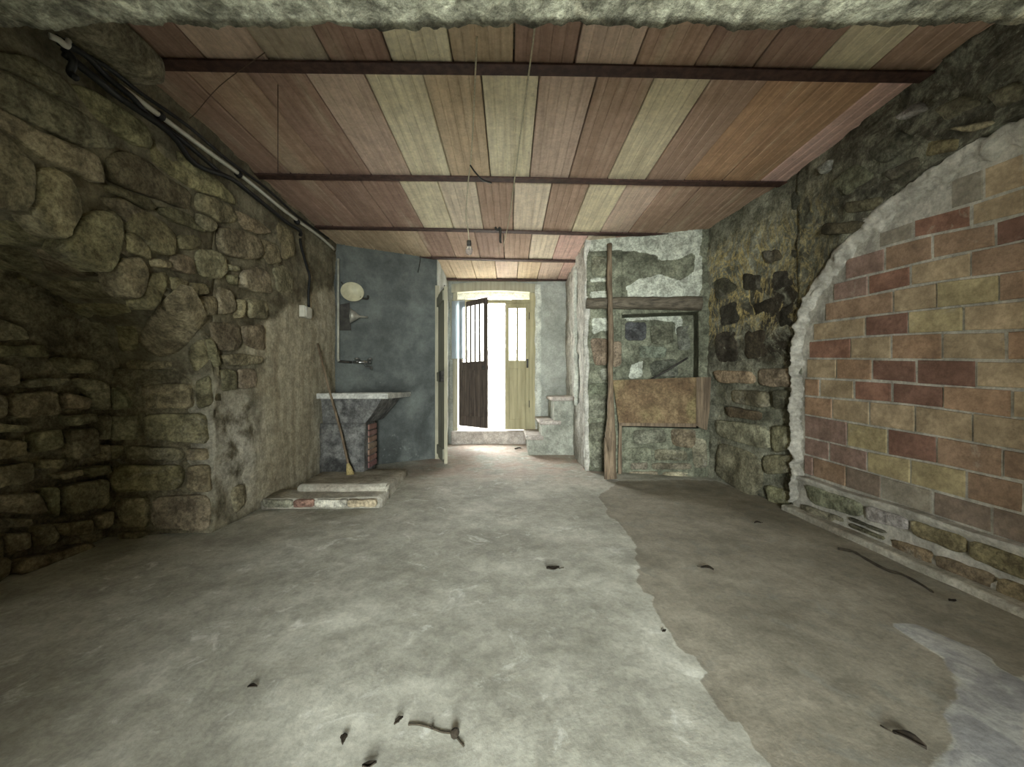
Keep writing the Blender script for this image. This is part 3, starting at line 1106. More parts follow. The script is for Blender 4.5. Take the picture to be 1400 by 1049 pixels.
for ln in LINES:
    q = sorted([(PB.hit(*p).y, PB.hit(*p).z) for p in ln])
    ZL.append(q)
ZL.insert(0, [(y, z + 0.150) for (y, z) in ZL[0]])


def line_z(i, y):
    q = ZL[i]
    if y <= q[0][0]:
        a, b = q[0], q[-1]
        s = (b[1] - a[1]) / (b[0] - a[0]) if len(q) > 1 else 0
        return a[1] + (y - a[0]) * s * 0.3
    for a, b in zip(q, q[1:]):
        if y <= b[0]:
            return a[1] + (b[1] - a[1]) * (y - a[0]) / (b[0] - a[0])
    a, b = q[0], q[-1]
    return b[1] + (y - b[0]) * (b[1] - a[1]) / (b[0] - a[0]) * 0.5


BC = {'r': lin(142, 108, 93), 'R': lin(128, 98, 86), 't': lin(172, 154, 128), 'y': lin(176, 163, 128), 'b': lin(152, 128, 108), 'o': lin(158, 131, 108), 'g': lin(148, 142, 130), 'p': lin(148, 125, 115),
      'n': lin(136, 122, 110)}
COURSES = [
    ('gtt', [1300, 1345, 1402, 1480]),
    ('grtt', [1201, 1249, 1328, 1405, 1500]), ('pbbRb', [1155, 1210, 1275, 1362, 1440, 1560]), ('prtbb', [1140, 1187, 1245, 1328, 1410, 1510]),
    ('btybb', [1128, 1222, 1281, 1366, 1440, 1560]), ('tRytt', [1112, 1183, 1242, 1317, 1405, 1510]), ('rtotot', [1106, 1163, 1219, 1288, 1376, 1460, 1580]),
    ('toRRtb', [1103, 1144, 1192, 1254, 1334, 1420, 1540]), ('otrRott', [1100, 1121, 1168, 1220, 1290, 1383, 1470, 1590]), ('otttttb', [1100, 1138, 1189, 1251, 1330, 1420, 1530, 1650]),
    ('pyRbbt', [1097, 1158, 1214, 1281, 1370, 1465, 1590]), ('ppyybb', [1094, 1134, 1186, 1245, 1321, 1400, 1510]), ('pbngnn', [1088, 1112, 1157, 1205, 1275, 1357, 1450])]
arch_poly = []
for k in range(41):
    t = math.pi * k / 40
    arch_poly.append((RA[0] + (RA[1] - 0.075) * math.cos(t), RA[2] + (RA[3] - 0.12) * math.sin(t)))
arch_poly = [(RA[0] + RA[1] - 0.075, 0.0)] + arch_poly + [(RA[0] - RA[1] + 0.075, 0.0)]


def clip(poly, cl):
    """convex clip of poly by convex counter-clockwise cl"""
    out = poly
    for i in range(len(cl)):
        a, b = cl[i], cl[(i + 1) % len(cl)]
        inside = lambda p: (b[0] - a[0]) * (p[1] - a[1]) - (b[1] - a[1]) * (p[0] - a[0]) >= 0
        src, out = out, []
        for k in range(len(src)):
            p, q = src[k], src[(k + 1) % len(src)]
            ip, iq = inside(p), inside(q)
            if ip:
                out.append(p)
            if ip != iq:
                d1 = (b[0] - a[0]) * (p[1] - a[1]) - (b[1] - a[1]) * (p[0] - a[0])
                d2 = (b[0] - a[0]) * (q[1] - a[1]) - (b[1] - a[1]) * (q[0] - a[0])
                t = d1 / (d1 - d2)
                out.append((p[0] + (q[0] - p[0]) * t, p[1] + (q[1] - p[1]) * t))
        if not out:
            return []
    return out


def brick_obj(poly, x, proud, color, parent):
    """flat-faced brick with a small chamfer on plane X = x (room side is -X)"""
    n = len(poly)
    cy = sum(p[0] for p in poly) / n
    cz = sum(p[1] for p in poly) / n
    vs_ = []
    for (dx, s) in ((0.03, 0.0), (-proud + 0.004, 0.0), (-proud, 0.004)):
        for (y, z) in poly:
            d = math.hypot(y - cy, z - cz)
            f = 1 - s / max(d, 0.01)
            vs_.append((x + dx, cy + (y - cy) * f, cz + (z - cz) * f))
    fs_ = []
    for r_ in range(2):
        for k in range(n):
            k2 = (k + 1) % n
            fs_.append((r_ * n + k, r_ * n + k2, (r_ + 1) * n + k2, (r_ + 1) * n + k))
    fs_.append(tuple(2 * n + k for k in range(n)))
    bm = bmesh.new()
    vv = [bm.verts.new(v) for v in vs_]
    for f in fs_:
        bm.faces.new([vv[q] for q in f])
    return obj('brick', bm, M['brick'], parent, color=color, origin=(x, cy, cz))


for ci, (code, js) in enumerate(COURSES):
    ys = [PB.hit(j, 500).y for j in js]
    while ys[-1] > 0.55:
        ys.append(ys[-1] - 0.255)
    for k in range(len(ys) - 1):
        ya, yb = ys[k], ys[k + 1]
        ch = code[k] if k < len(code) else R.choice('tbrty')
        g = R.uniform(0.004, 0.009)
        poly = [(yb + g, line_z(ci + 1, yb) + g), (ya - g, line_z(ci + 1, ya) + g), (ya - g, line_z(ci, ya) - g), (yb + g, line_z(ci, yb) - g)]
        cp = clip(poly, arch_poly)
        if len(cp) < 3:
            continue
        area = abs(sum(cp[q][0] * cp[(q + 1) % len(cp)][1] - cp[(q + 1) % len(cp)][0] * cp[q][1] for q in range(len(cp)))) / 2
        if area < 0.002:
            continue
        f = R.uniform(0.9, 1.1)
        brick_obj(cp, PB.o.x, R.uniform(0.002, 0.006), tuple(c * f for c in BC[ch]), wall_right)


# lumpy lime mortar band between the brickwork and the arch
def mortar_band():
    path = [(3.0 - 0.025, 0.04 + 1.18 * k / 14) for k in range(14)]
    for k in range(33):
        t = math.pi * 0.86 * k / 32
        path.append((RA[0] + (RA[1] - 0.025) * math.cos(t), RA[2] + (RA[3] - 0.04) * math.sin(t)))
    # densify
    P = smooth_path([(0, y, z) for y, z in path], 7)
    vs_, fs_ = [], []
    n = 9
    for i, p in enumerate(P):
        d = (P[min(i + 1, len(P) - 1)] - P[max(i - 1, 0)]).normalized()
        side = Vector((0, -d.z, d.y))           # towards the inside of the arch
        if side.dot(Vector((0, RA[0] - p.y, RA[2] - p.z))) < 0:
            side = -side
        up = min(1.0, max(0.0, (p.z - 1.25) / 0.6))
        w = 0.050 + 0.05 * up + 0.035 * nz(p.y, p.z, 2.0, 9.0)
        for k in range(n):
            s = k / (n - 1)
            q = p + side * (s * w - 0.035 - 0.030 * nz(p.y, p.z, 8, 16))
            hgt = (0.045 - 0.035 * up) * math.sin(math.pi * min(1, s * 1.0)) ** 0.6 + 0.030 * nz(q.y, q.z, 4, 16.0) * math.sin(math.pi * s)
            vs_.append((PB.o.x - 0.004 - max(0.0, hgt) - 0.035 * (1 - s) * 0.9, q.y, q.z))
    for i in range(len(P) - 1):
        for k in range(n - 1):
            a = i * n + k
            fs_.append((a, a + 1, a + n + 1, a + n))
    bm = bmesh.new()
    vv = [bm.verts.new(v) for v in vs_]
    for f in fs_:
        bm.faces.new([vv[q] for q in f])
    ext = bmesh.ops.extrude_face_region(bm, geom=list(bm.faces))
    bmesh.ops.translate(bm, verts=[e for e in ext['geom'] if isinstance(e, bmesh.types.BMVert)], vec=(0.09, 0, 0))
    return obj('mortar_band', bm, M['lime'], wall_right, smooth=True)


mortar_band()

# plinth under the brickwork: ledge, stones, kerb
plinth = skin('plinth', Plane((2.215, 3.02), (2.215, 0.5)), 0.0, 2.5, lambda u: -0.02, lambda u: 0.255, M['lime'], lambda u, v, p: 0.0, 0.05, parent=wall_right, thick=0.1)


class PX:
    """x = const helper for stones on the plinth"""
PQ = Plane((2.215, 3.02), (2.215, 0.5))
if PQ.n.x > 0:
    PQ.n = -PQ.n
bpy.data.objects.remove(plinth)
skin('plinth', PQ, 0.0, 2.5, lambda u: -0.02, lambda u: 0.262 + 0.006 * math.sin(u * 9), M['lime'], lambda u, v, p: 0.004 + 0.006 * nz(p[0], p[1], p[2], 8.0) + 0.02 * sstep(0.22, 0.25, v) - 0.012 * (0.05 < v < 0.21), 0.03, parent=wall_right, thick=0.1)
for poly, t, c in [
    ([(1098, 660), (1181, 688), (1178, 709), (1107, 688)], 1.0, lin(136, 134, 116)), ([(1184, 690), (1242, 708), (1243, 726), (1185, 712)], 1.0, lin(166, 166, 166)),
    ([(1246, 710), (1322, 734), (1319, 760), (1248, 731)], 1.0, lin(134, 126, 102)), ([(1326, 736), (1420, 770), (1420, 800), (1323, 762)], 1.0, lin(140, 128, 100)),
    ([(1096, 688), (1156, 709), (1154, 722), (1096, 700)], 1.0, lin(132, 130, 114)), ([(1216, 735), (1277, 754), (1276, 776), (1220, 754)], 1.0, lin(132, 116, 96)),
    ([(1280, 757), (1361, 786), (1354, 812), (1282, 780)], 1.0, lin(122, 114, 94)), ([(1366, 788), (1420, 808), (1420, 832), (1362, 812)], 1.0, lin(130, 122, 96)),
    ([(1160, 706), (1212, 727), (1211, 731), (1160, 711)], 1.0, lin(96, 92, 84)), ([(1161, 714), (1212, 735), (1211, 740), (1161, 720)], 1.0, lin(120, 114, 100)),
        ([(1162, 723), (1210, 743), (1209, 747), (1163, 728)], 1.0, lin(88, 84, 76))]:
    stone([PQ.hit(*p) for p in poly], wall_right, 'stone', 0.010, 0.006, c, M['stone_soft'], gap=0.003, toward=PQ.n, back=0.05)
kerb = obj('kerb', B(2.13, 2.24, 0.5, 3.03, -0.04, 0.022, 0.015, 2), M['slab'], wall_right)

RS = [
    ([(976, 506), (1030, 508), (1034, 525), (984, 524)], lin(150, 132, 108)), ([(1036, 504), (1086, 503), (1086, 530), (1038, 528)], lin(140, 128, 108)),
    ([(998, 533), (1050, 535), (1052, 559), (1002, 551)], lin(112, 108, 92)), ([(1056, 533), (1088, 535), (1088, 559), (1060, 559)], lin(100, 96, 82)),
    ([(993, 555), (1041, 563), (1043, 576), (996, 570)], lin(104, 94, 78)), ([(974, 573), (1050, 582), (1055, 616), (981, 597)], lin(150, 146, 124)),
    ([(1054, 582), (1088, 582), (1088, 616), (1058, 619)], lin(146, 140, 118)), ([(1043, 623), (1088, 621), (1088, 647), (1047, 649)], lin(144, 140, 118)),
    ([(1047, 662), (1086, 673), (1086, 690), (1052, 691)], lin(148, 144, 122)), ([(981, 603), (1040, 623), (1044, 660), (1030, 683), (976, 648)], lin(134, 132, 114)),
    ([(1082, 256), (1116, 254), (1111, 276), (1083, 291)], lin(84, 84, 74)), ([(1106, 293), (1124, 288), (1126, 310), (1117, 317)], lin(80, 76, 62)),
    ([(1079, 338), (1107, 342), (1107, 359), (1082, 353)], lin(84, 82, 72)), ([(1016, 374), (1039, 376), (1039, 395), (1017, 398)], lin(66, 62, 54)),
    ([(976, 385), (994, 378), (1008, 395), (980, 411)], lin(88, 88, 76)), ([(1056, 373), (1080, 369), (1086, 390), (1057, 398)], lin(72, 70, 60)),
    ([(1042, 344), (1062, 340), (1070, 354), (1050, 360)], lin(86, 82, 66)), ([(982, 420), (1006, 412), (1012, 440), (986, 446)], lin(78, 76, 66)),
    ([(1030, 416), (1056, 408), (1060, 436), (1034, 440)], lin(62, 56, 48)), ([(1066, 420), (1086, 414), (1084, 446), (1066, 448)], lin(64, 60, 50)),
    ([(978, 456), (1008, 452), (1010, 492), (980, 496)], lin(84, 82, 72)), ([(1018, 452), (1048, 450), (1050, 488), (1020, 492)], lin(70, 64, 54))]
for k, (poly, c) in enumerate(RS):
    stone([PR.hit(*p) for p in poly], wall_right, 'stone', 0.018 if k < 10 else 0.004, 0.008, c, M['stone_soft'] if k < 10 else M['stone'], gap=0.001, rag=3.0 if k >= 10 else 1.6, toward=PR.n)
PB2 = Plane((2.215, 3.0), (2.215, -1.0))
for poly, c in [
    ([(1128, 305), (1185, 301), (1172, 319), (1126, 322)], lin(104, 98, 80)), ([(1158, 277), (1214, 268), (1196, 288), (1160, 292)], lin(96, 92, 76)),
    ([(1276, 192), (1318, 188), (1314, 206), (1270, 216)], lin(124, 116, 88)), ([(1300, 176), (1362, 164), (1372, 168), (1330, 182)], lin(140, 132, 112)),
    ([(1210, 236), (1262, 212), (1264, 226), (1222, 250)], lin(88, 84, 70)), ([(1136, 250), (1176, 222), (1200, 240), (1160, 270)], lin(110, 110, 96)),
    ([(1186, 206), (1230, 176), (1262, 190), (1210, 228)], lin(100, 100, 88)), ([(1226, 160), (1262, 138), (1270, 150), (1234, 166)], lin(176, 180, 178)),
    ([(1280, 150), (1320, 128), (1350, 140), (1300, 168)], lin(104, 98, 82)), ([(1350, 130), (1400, 108), (1420, 130), (1370, 150)], lin(100, 94, 78)),
        ([(1120, 230), (1138, 216), (1140, 232), (1126, 240)], lin(168, 172, 170))]:
    stone([PB2.hit(*p) for p in poly], wall_right, 'stone', 0.024, 0.012, c, M['stone'], gap=0.003, toward=Vector((-1, 0, 0)))

# ------------------------------------------------------------------ lintel over the front bay and the entrance wall behind the camera
def lintel():
    nx, ny = 420, 16
    x0, x1 = -2.3, 2.4
    vs_, fs_ = [], []
    prof = [(1.24, CEIL + 0.02), (1.225, 2.2)] + [(1.21 - 0.50 * k / ny, None) for k in range(ny + 1)] + [(0.70, 2.2), (0.70, CEIL + 0.02)]
    n = len(prof)
    for i in range(nx + 1):
        x = x0 + (x1 - x0) * i / nx
        for (y, z) in prof:
            if z is None:
                zz = 2.080 + 0.012 * nz(x, y, 1.0, 2.2) + 0.006 * nz(x, y, 4.0, 12.0) + 0.007 * nz(x, y, 2.0, 45.0) + 0.012 * sstep(1.0, 2.0, abs(x))
                yy = y + (0.02 * nz(x, 3.0, 7.0, 3.0) + 0.010 * nz(x, 1.0, 2.0, 22.0)) * (y > 1.19)
                vs_.append((x, yy, zz))
            else:
                vs_.append((x, y + 0.015 * nz(x, z, 5.0, 5.0), z))
    for i in range(nx):
        for k in range(n):
            k2 = (k + 1) % n
            fs_.append((i * n + k, i * n + k2, (i + 1) * n + k2, (i + 1) * n + k))
    fs_.append(tuple(range(n)))
    fs_.append(tuple(nx * n + k for k in range(n))[::-1])
    o = obj('trim_1', (vs_, fs_), M['lintel'], smooth=True)
    return tag(o, 'rough pale concrete lintel spanning the room under the ceiling', kind='structure')


lintel()
bm = bmesh.new()  # unseen entrance wall, deepened like a tunnel to narrow the incoming daylight
box(bm, -2.6, FDX0, FDY, -0.8, -0.05, CEIL + 0.1)
box(bm, FDX1, 2.5, FDY, -0.8, -0.05, CEIL + 0.1)
box(bm, FDX0, FDX1, FDY, -0.8, FDZ, CEIL + 0.1)
tag(obj('wall_front', bm, M['mortar']), 'unseen entrance wall, made deep around its doorway to narrow the daylight', kind='structure')

tag(obj('street', B(-9, 9, -14, FDY + 0.01, -0.2, -0.02), M['ground']), 'pale paved street outside the entrance', kind='structure')

# ------------------------------------------------------------------ grey wall by the sink, passage walls
g_off = lambda u, v, p: 0.010 * nz(p[0], p[1], p[2], 1.6) + 0.003 * nz(p[0], p[1], p[2], 9.0) + 0.02 * math.exp(-((v - 0.93) / 0.05) ** 2) * (0.1 < u < 0.85)
GC = [[(520, 585), (545, 590), (600, 618), (600, 640), (515, 640)], [(505, 505), (530, 520), (556, 518), (556, 530), (500, 530), (470, 515)], [(456, 450), (478, 450), (470, 486), (455, 486)]]
gcoat = coat_of(PG, GC, 0.05)
wall_sink = skin('wall_back', PG, -0.1, PG.len, lambda u: -0.02, lambda u: LTOP, M['grey_plaster'], g_off, 0.035, thick=0.16, attrs={'coat': lambda u, v, p: 0.36 * gcoat(u, v, p)})
tag(wall_sink, 'smooth blue-grey cement wall behind the sink', kind='structure')
PS = Plane((-0.95, 5.02), (-0.98, 6.6))
if PS.n.x < 0:
    PS.n = -PS.n
skin('wall_passage', PS, 0.0, PS.len, lambda u: -0.02, lambda u: LTOP, M['passage'], lambda u, v, p: 0.01 * nz(p[0], p[1], p[2], 4.0), 0.05, thick=0.15)

# far wall with the back door opening
DY = 6.08
DX0, DX1, DZT = -0.90, 0.42, 2.44
PF = Plane((-1.1, DY), (1.0, DY))
wf = bmesh.new()
far_off = lambda u, v, p: 0.012 * nz(p[0], p[1], p[2], 4.0)
PF1 = Plane((DX1, DY), (1.0, DY))
if PF1.n.y > 0:
    PF1.n = -PF1.n
wall_far = skin('wall_far', PF1, 0.0, 0.58, lambda u: -0.02, lambda u: LTOP, M['passage'], far_off, 0.04, thick=0.45)
tag(wall_far, 'pale rendered wall around the back door', kind='structure')
PF2 = Plane((-1.1, DY), (DX0, DY))
PF2.n = Vector((0, -1, 0))
skin('door_pier', PF2, 0.0, 0.2, lambda u: -0.02, lambda u: LTOP, M['passage'], far_off, 0.04, thick=0.45, parent=wall_far)
obj('door_head', B(DX0 - 0.05, DX1 + 0.05, DY + 0.01, DY + 0.45, 2.56, CEIL + 0.1), M['passage'], wall_far)
# white painted jamb edge
pts = []
vs_, fs_ = [], []
nn = 40
for i in range(nn + 1):
    z = 0.05 + 2.5 * i / nn
    w0 = DX1 - 0.02 + 0.012 * nz(1, z, 2, 5)
    w1 = DX1 + 0.075 + 0.016 * nz(5, z, 2, 5)
    for (x, y) in ((w0, DY + 0.10), (w0, DY - 0.025), (w1, DY - 0.025), (w1, DY + 0.02)):
        vs_.append((x, y + 0.006 * nz(x, z, 1, 12), z))
for i in range(nn):
    for k in range(3):
        fs_.append((i * 4 + k, i * 4 + k + 1, i * 4 + k + 5, i * 4 + k + 4))
obj('painted_jamb', (vs_, fs_), M['white_plaster'], wall_far, smooth=True)
# threshold
sill = obj('trim_2', B(DX0 - 0.02, DX1 + 0.02, DY - 0.06, DY + 0.45, -0.02, 0.245, 0.015, 2), M['step'])
tag(sill, 'worn raised stone threshold of the back door', kind='structure')

# ------------------------------------------------------------------ alcove wall on the right, with recess
uA = lambda px: PA.uv(PA.hit(px, 500))[0]
zA = lambda px, py: PA.hit(px, py).z
NU0, NU1 = uA(850), uA(955)
NZ0, NZ1 = zA(900, 585), zA(900, 428)
a_off = lambda u, v, p: 0.016 * nz(p[0], p[1], p[2], 3.6) + 0.010 * nz(p[0], p[1], p[2], 11.0)
COATS = [[(800, 312), (960, 312), (957, 352), (945, 345), (925, 356), (905, 357), (893, 348), (870, 344), (842, 342), (806, 345)],
         [(856, 392), (876, 380), (905, 376), (930, 384), (948, 372), (950, 350), (960, 350), (958, 406), (930, 404), (900, 408), (858, 409)], [(806, 380), (832, 379), (832, 384), (806, 386)], [(806, 400), (832, 398), (832, 406), (806, 408)], [(808, 436), (830, 434), (832, 452), (810, 456)]]
COATB = [[(862, 498), (880, 494), (878, 516), (860, 518)], [(852, 428), (930, 430), (934, 446), (920, 440), (890, 437), (856, 438)], [(922, 430), (934, 440), (930, 460), (924, 456)]]


CA = {'coat': coat_of(PA, COATS)}
wall_alcove = skin('wall_alcove', PA, 0.0, NU0, lambda u: -0.02, lambda u: LTOP, M['alcove'], a_off, 0.025, attrs=CA, thick=0.35)
tag(wall_alcove, 'stained masonry wall with a square recess behind a rusty board', kind='structure')
skin('recess_top', PA, NU0, PA.len + 0.05, lambda u: NZ1, lambda u: LTOP, M['alcove'], a_off, 0.025, attrs=CA, thick=0.35, parent=wall_alcove)
skin('recess_base', PA, NU0, PA.len + 0.05, lambda u: -0.02, lambda u: NZ0, M['alcove'], a_off, 0.025, attrs=CA, thick=0.35, parent=wall_alcove)
skin('recess_side', PA, NU1, PA.len + 0.05, lambda u: NZ0 - 0.01, lambda u: NZ1 + 0.01, M['alcove'], a_off, 0.025, attrs=CA, thick=0.35, parent=wall_alcove)
PAB = Plane(tuple((PA.o - PA.n * 0.24)[:2]), tuple((PA.o + PA.u * PA.len - PA.n * 0.24)[:2]))
PAB.n = PA.n
skin('recess_back', PAB, NU0 - 0.05, NU1 + 0.1, lambda u: NZ0 - 0.05, lambda u: NZ1 + 0.05, M['alcove_dark'], a_off, 0.025, attrs={'coat': coat_of(PAB, COATB)}, thick=0.1, parent=wall_alcove)


for P_, poly, c in [
    (PA, [(808, 350), (832, 350), (832, 378), (808, 378)], lin(122, 122, 106)), (PA, [(806, 462), (832, 462), (832, 500), (812, 500)], lin(118, 104, 88)), (PA, [(836, 466), (850, 466), (850, 500), (838, 504)], lin(120, 108, 92)),
    (PA, [(820, 504), (832, 503), (832, 520), (821, 520)], lin(156, 158, 142)), (PA, [(804, 524), (832, 523), (832, 540), (804, 540)], lin(120, 122, 108)),
    (PA, [(804, 545), (830, 544), (828, 572), (804, 572)], lin(128, 130, 114)), (PA, [(804, 578), (828, 576), (826, 604), (806, 606)], lin(112, 116, 102)), (PA, [(806, 610), (826, 609), (825, 640), (808, 640)], lin(118, 120, 106)),
    (PA, [(864, 588), (910, 586), (912, 606), (866, 608)], lin(128, 128, 116)), (PA, [(916, 586), (952, 586), (952, 614), (918, 610)], lin(128, 118, 102)),
    (PA, [(852, 612), (890, 612), (892, 630), (852, 630)], lin(120, 120, 104)), (PA, [(894, 613), (940, 616), (940, 630), (894, 630)], lin(132, 130, 112)),
    (PA, [(862, 633), (886, 632), (886, 642), (862, 642)], lin(116, 114, 98)), (PA, [(890, 633), (946, 633), (946, 642), (890, 642)], lin(134, 130, 112)),
    (PA, [(858, 645), (900, 644), (900, 655), (858, 655)], lin(146, 140, 122)), (PA, [(904, 645), (944, 644), (944, 655), (904, 655)], lin(150, 144, 126)), (PA, [(944, 598), (966, 600), (968, 640), (948, 640)], lin(140, 138, 120)),
    (PAB, [(854, 440), (884, 440), (884, 466), (854, 466)], lin(78, 82, 82)), (PAB, [(888, 444), (920, 442), (922, 470), (890, 472)], lin(104, 106, 94)), (PAB, [(872, 472), (912, 474), (910, 490), (874, 490)], lin(112, 116, 106)),
        (PAB, [(886, 494), (926, 490), (928, 516), (890, 516)], lin(96, 98, 88)), (PAB, [(924, 446), (944, 444), (944, 480), (926, 480)], lin(104, 106, 94))]:
    stone([P_.hit(*p) for p in poly], wall_alcove, 'stone', 0.012, 0.008, c, M['stone_soft'], gap=0.004, toward=P_.n, back=0.05)

# pier side towards the passage (lit from the back door)
PI = Plane((0.87, 4.36), (0.90, 6.1))
PI.n = Vector((-1, 0, 0))
pier_side = skin('passage_side', PI, 0.0, 1.7, lambda u: -0.02, lambda u: LTOP, M['pier_side'], lambda u, v, p: 0.012 + 0.022 * nz(p[0], p[1], p[2], 4.0) + 0.014 * nz(p[0], p[1], p[2], 12.0) - 0.05 * (0.45 < u < 0.75 and 0.75 < v < 1.35), 0.035, thick=0.14, parent=wall_alcove)


def edge_bead(x, y, z0, z1, r, parent, mat):
    pts, rr = [], []
    n = int((z1 - z0) / 0.035)
    for i in range(n + 1):
        z = z0 + (z1 - z0) * i / n
        pts.append((x + 0.02 * nz(1.3, z, y, 3.0), y + 0.015 * nz(z, 2.2, x, 4.0), z))
        rr.append(r * (1 + 0.45 * nz(x, y, z, 7.0)))
    a = tube(pts, rr, 7)
    return obj('plaster_bead', a, mat, parent, smooth=True)


edge_bead(0.872, 4.37, 0.0, 2.0, 0.030, wall_alcove, M['pier_side'])
edge_bead(0.875, 5.05, 0.7, 2.5, 0.035, wall_alcove, M['white_plaster'])

# timber lintel of the alcove
y0 = PA.hit(802, 416)
y1 = PA.hit(958, 414)
bm = bmesh.new()
pts, rr = [], []
for i in range(25):
    t = i / 24
    p = y0.lerp(y1, t) + PA.n * 0.035
    pts.append((p.x, p.y, p.z + 0.012 * nz(p.x, 1, 2, 4) - 0.02 * t * t))
    rr.append((0.062 + 0.014 * t) * (1 + 0.12 * nz(p.x, 4, 4, 5)))
tim = obj('timber_beam', tube(pts, rr, 9), M['old_wood_x'], smooth=True)
tag(tim, 'rough dark timber beam built across the top of the alcove recess', 'beam')

# vertical pole
pb = CAM + ray(838, 655) * (H / (127 / F))
pole_pts, pole_r = [], []
base = Vector((1.045, 3.95, 0.0))
top = PA.hit(833, 336) + PA.n * 0.05
for i in range(34):
    t = i / 33
    p = base.lerp(top, t)
    p.x += 0.014 * nz(t * 3, 1, 5, 1.5)
    pole_pts.append(tuple(p))
    pole_r.append((0.062 - 0.034 * sstep(0.0, 0.42, t)) * (1 + 0.18 * nz(t * 9, 3, 3, 1.0)))
pole = thing('wooden_pole', 'weathered split wooden pole standing upright against the alcove wall', 'pole', tuple(base))
obj('shaft', tube(pole_pts, pole_r, 9), M['old_wood'], pole, smooth=True).matrix_parent_inverse = pole.matrix_world.inverted()
sp = tube([(1.0, 3.935, 0.0), (0.995, 3.94, 0.25), (0.975, 3.95, 0.42)], [0.035, 0.03, 0.008], 6)
obj('splinter', sp, M['old_wood'], pole, smooth=True)
bpy.context.view_layer.update()
for ch in pole.children:
    ch.matrix_parent_inverse = pole.matrix_world.inverted()

# board in front of the recess: face and battens
PBd = Plane(tuple((PA.o + PA.n * 0.05)[:2]), tuple((PA.o + PA.u * PA.len + PA.n * 0.05)[:2]))
PBd.n = PA.n


def plate(P, px_poly, t, n0=0.0):
    bm = bmesh.new()
    a = [bm.verts.new(P.hit(*p) + P.n * n0) for p in px_poly]
    b = [bm.verts.new(P.hit(*p) + P.n * (n0 + t)) for p in px_poly]
    n = len(a)
    bm.faces.new(a)
    bm.faces.new(b[::-1])
    for i in range(n):
        bm.faces.new((a[i], b[i], b[(i + 1) % n], a[(i + 1) % n]))
    return bm


brd = thing('rusty_board', 'rust-stained wide board closing the lower part of the alcove recess', 'board')
obj('panel', plate(PBd, [(838, 520), (880, 519), (920, 517), (955, 516), (955, 582), (900, 581), (846, 580)], 0.018), M['board'], brd)
obj('batten', plate(PBd, [(951, 516), (971, 516), (969, 560), (965, 588), (951, 582)], 0.02, 0.018), M['old_wood'], brd)
obj('bottom_rail', plate(PBd, [(846, 578), (951, 579), (951, 584), (846, 582)], 0.012, 0.018), M['old_wood'], brd)
obj('prop_stick', plate(PBd, [(846, 582), (850, 582), (850, 655), (845, 655)], 0.02, 0.0), M['old_wood'], brd)
st = obj('leaning_stick', tube([PBd.hit(887, 521) - PA.n * 0.04, PBd.hit(914, 506) - PA.n * 0.06, PBd.hit(941, 489) - PA.n * 0.02], [0.012, 0.012, 0.01], 7), M['soot'], smooth=True)
tag(st, 'thin dark stick leaning diagonally in the alcove recess above the board', 'stick')

# ------------------------------------------------------------------ stairs beside the back door
stairs = thing('stairs', 'short stone stairs with rounded treads climbing beside the back door', 'stairs', (0.3, 5.3, 0))
stairs['kind'] = 'structure'
YS0, YS1 = 5.22, 6.08
steps = [(0.215, 0.46, 0.27), (0.40, 0.70, 0.475), (0.57, 0.92, 0.80)]
prof = [(0.93, -0.02), (0.25, -0.02)]
for k, (xa, xb, zt) in enumerate(steps):
    prof += [(xa + 0.035, zt - 0.05), ((steps[k + 1][0] + 0.035) if k < 2 else 0.93, zt - 0.05)]
bm = bmesh.new()
a = [bm.verts.new((x, YS0 + 0.03, z)) for x, z in prof]
b = [bm.verts.new((x, YS1, z)) for x, z in prof]
bm.faces.new(a)
bm.faces.new(b[::-1])
for i in range(len(prof)):
    k = (i + 1) % len(prof)
    bm.faces.new((a[i], b[i], b[k], a[k]))
bmesh.ops.triangulate(bm, faces=[f for f in bm.faces if len(f.verts) > 4])
obj('stair_body', bm, M['stair_side'], stairs, loc=(-0.3, -5.3, 0))
for (xa, xb, zt) in steps:
    bm = B(xa, xb, YS0, YS1, zt - 0.055, zt, 0.02, 3)
    for v in bm.verts:
        v.co += Vector((nz(v.co.x, v.co.y, v.co.z, 4), nz(v.co.y, v.co.x, 4, 4), nz(v.co.z, 2, v.co.x, 4))) * 0.012
    obj('tread', bm, M['step'], stairs, smooth=True, loc=(-0.3, -5.3, 0))

# ------------------------------------------------------------------ back door
door_1 = thing('door_1', 'cream frame of the back door with a timber head', 'door')
door_1['kind'] = 'structure'
obj('left_post', B(DX0, DX0 + 0.07, DY + 0.02, DY + 0.10, 0.24, 2.44), M['pale_edge'], door_1)
obj('right_post', B(0.315, DX1 - 0.005, DY + 0.02, DY + 0.10, 0.24, 2.44), M['cream_wood'], door_1)
bm = bmesh.new()
n = 14
lo, hi = [], []
for i in range(n + 1):
    t = i / n
    x = DX0 - 0.02 + (DX1 - DX0 + 0.04) * t
    lo.append((x, 2.425 + 0.035 * math.sin(math.pi * t)))
    hi.append((x, 2.555 + 0.045 * math.sin(math.pi * t)))
ring = lo + hi[::-1]
a = [bm.verts.new((x, DY - 0.02, z)) for x, z in ring]
b = [bm.verts.new((x, DY + 0.10, z)) for x, z in ring]
bm.faces.new(a)
bm.faces.new(b[::-1])
for i in range(len(ring)):
    k = (i + 1) % len(ring)
    bm.faces.new((a[i], b[i], b[k], a[k]))
obj('timber_head', bm, M['pale_edge'], door_1)
obj('transom', B(DX0 + 0.06, 0.32, DY + 0.03, DY + 0.09, 2.27, 2.325), M['cream_wood'], door_1)
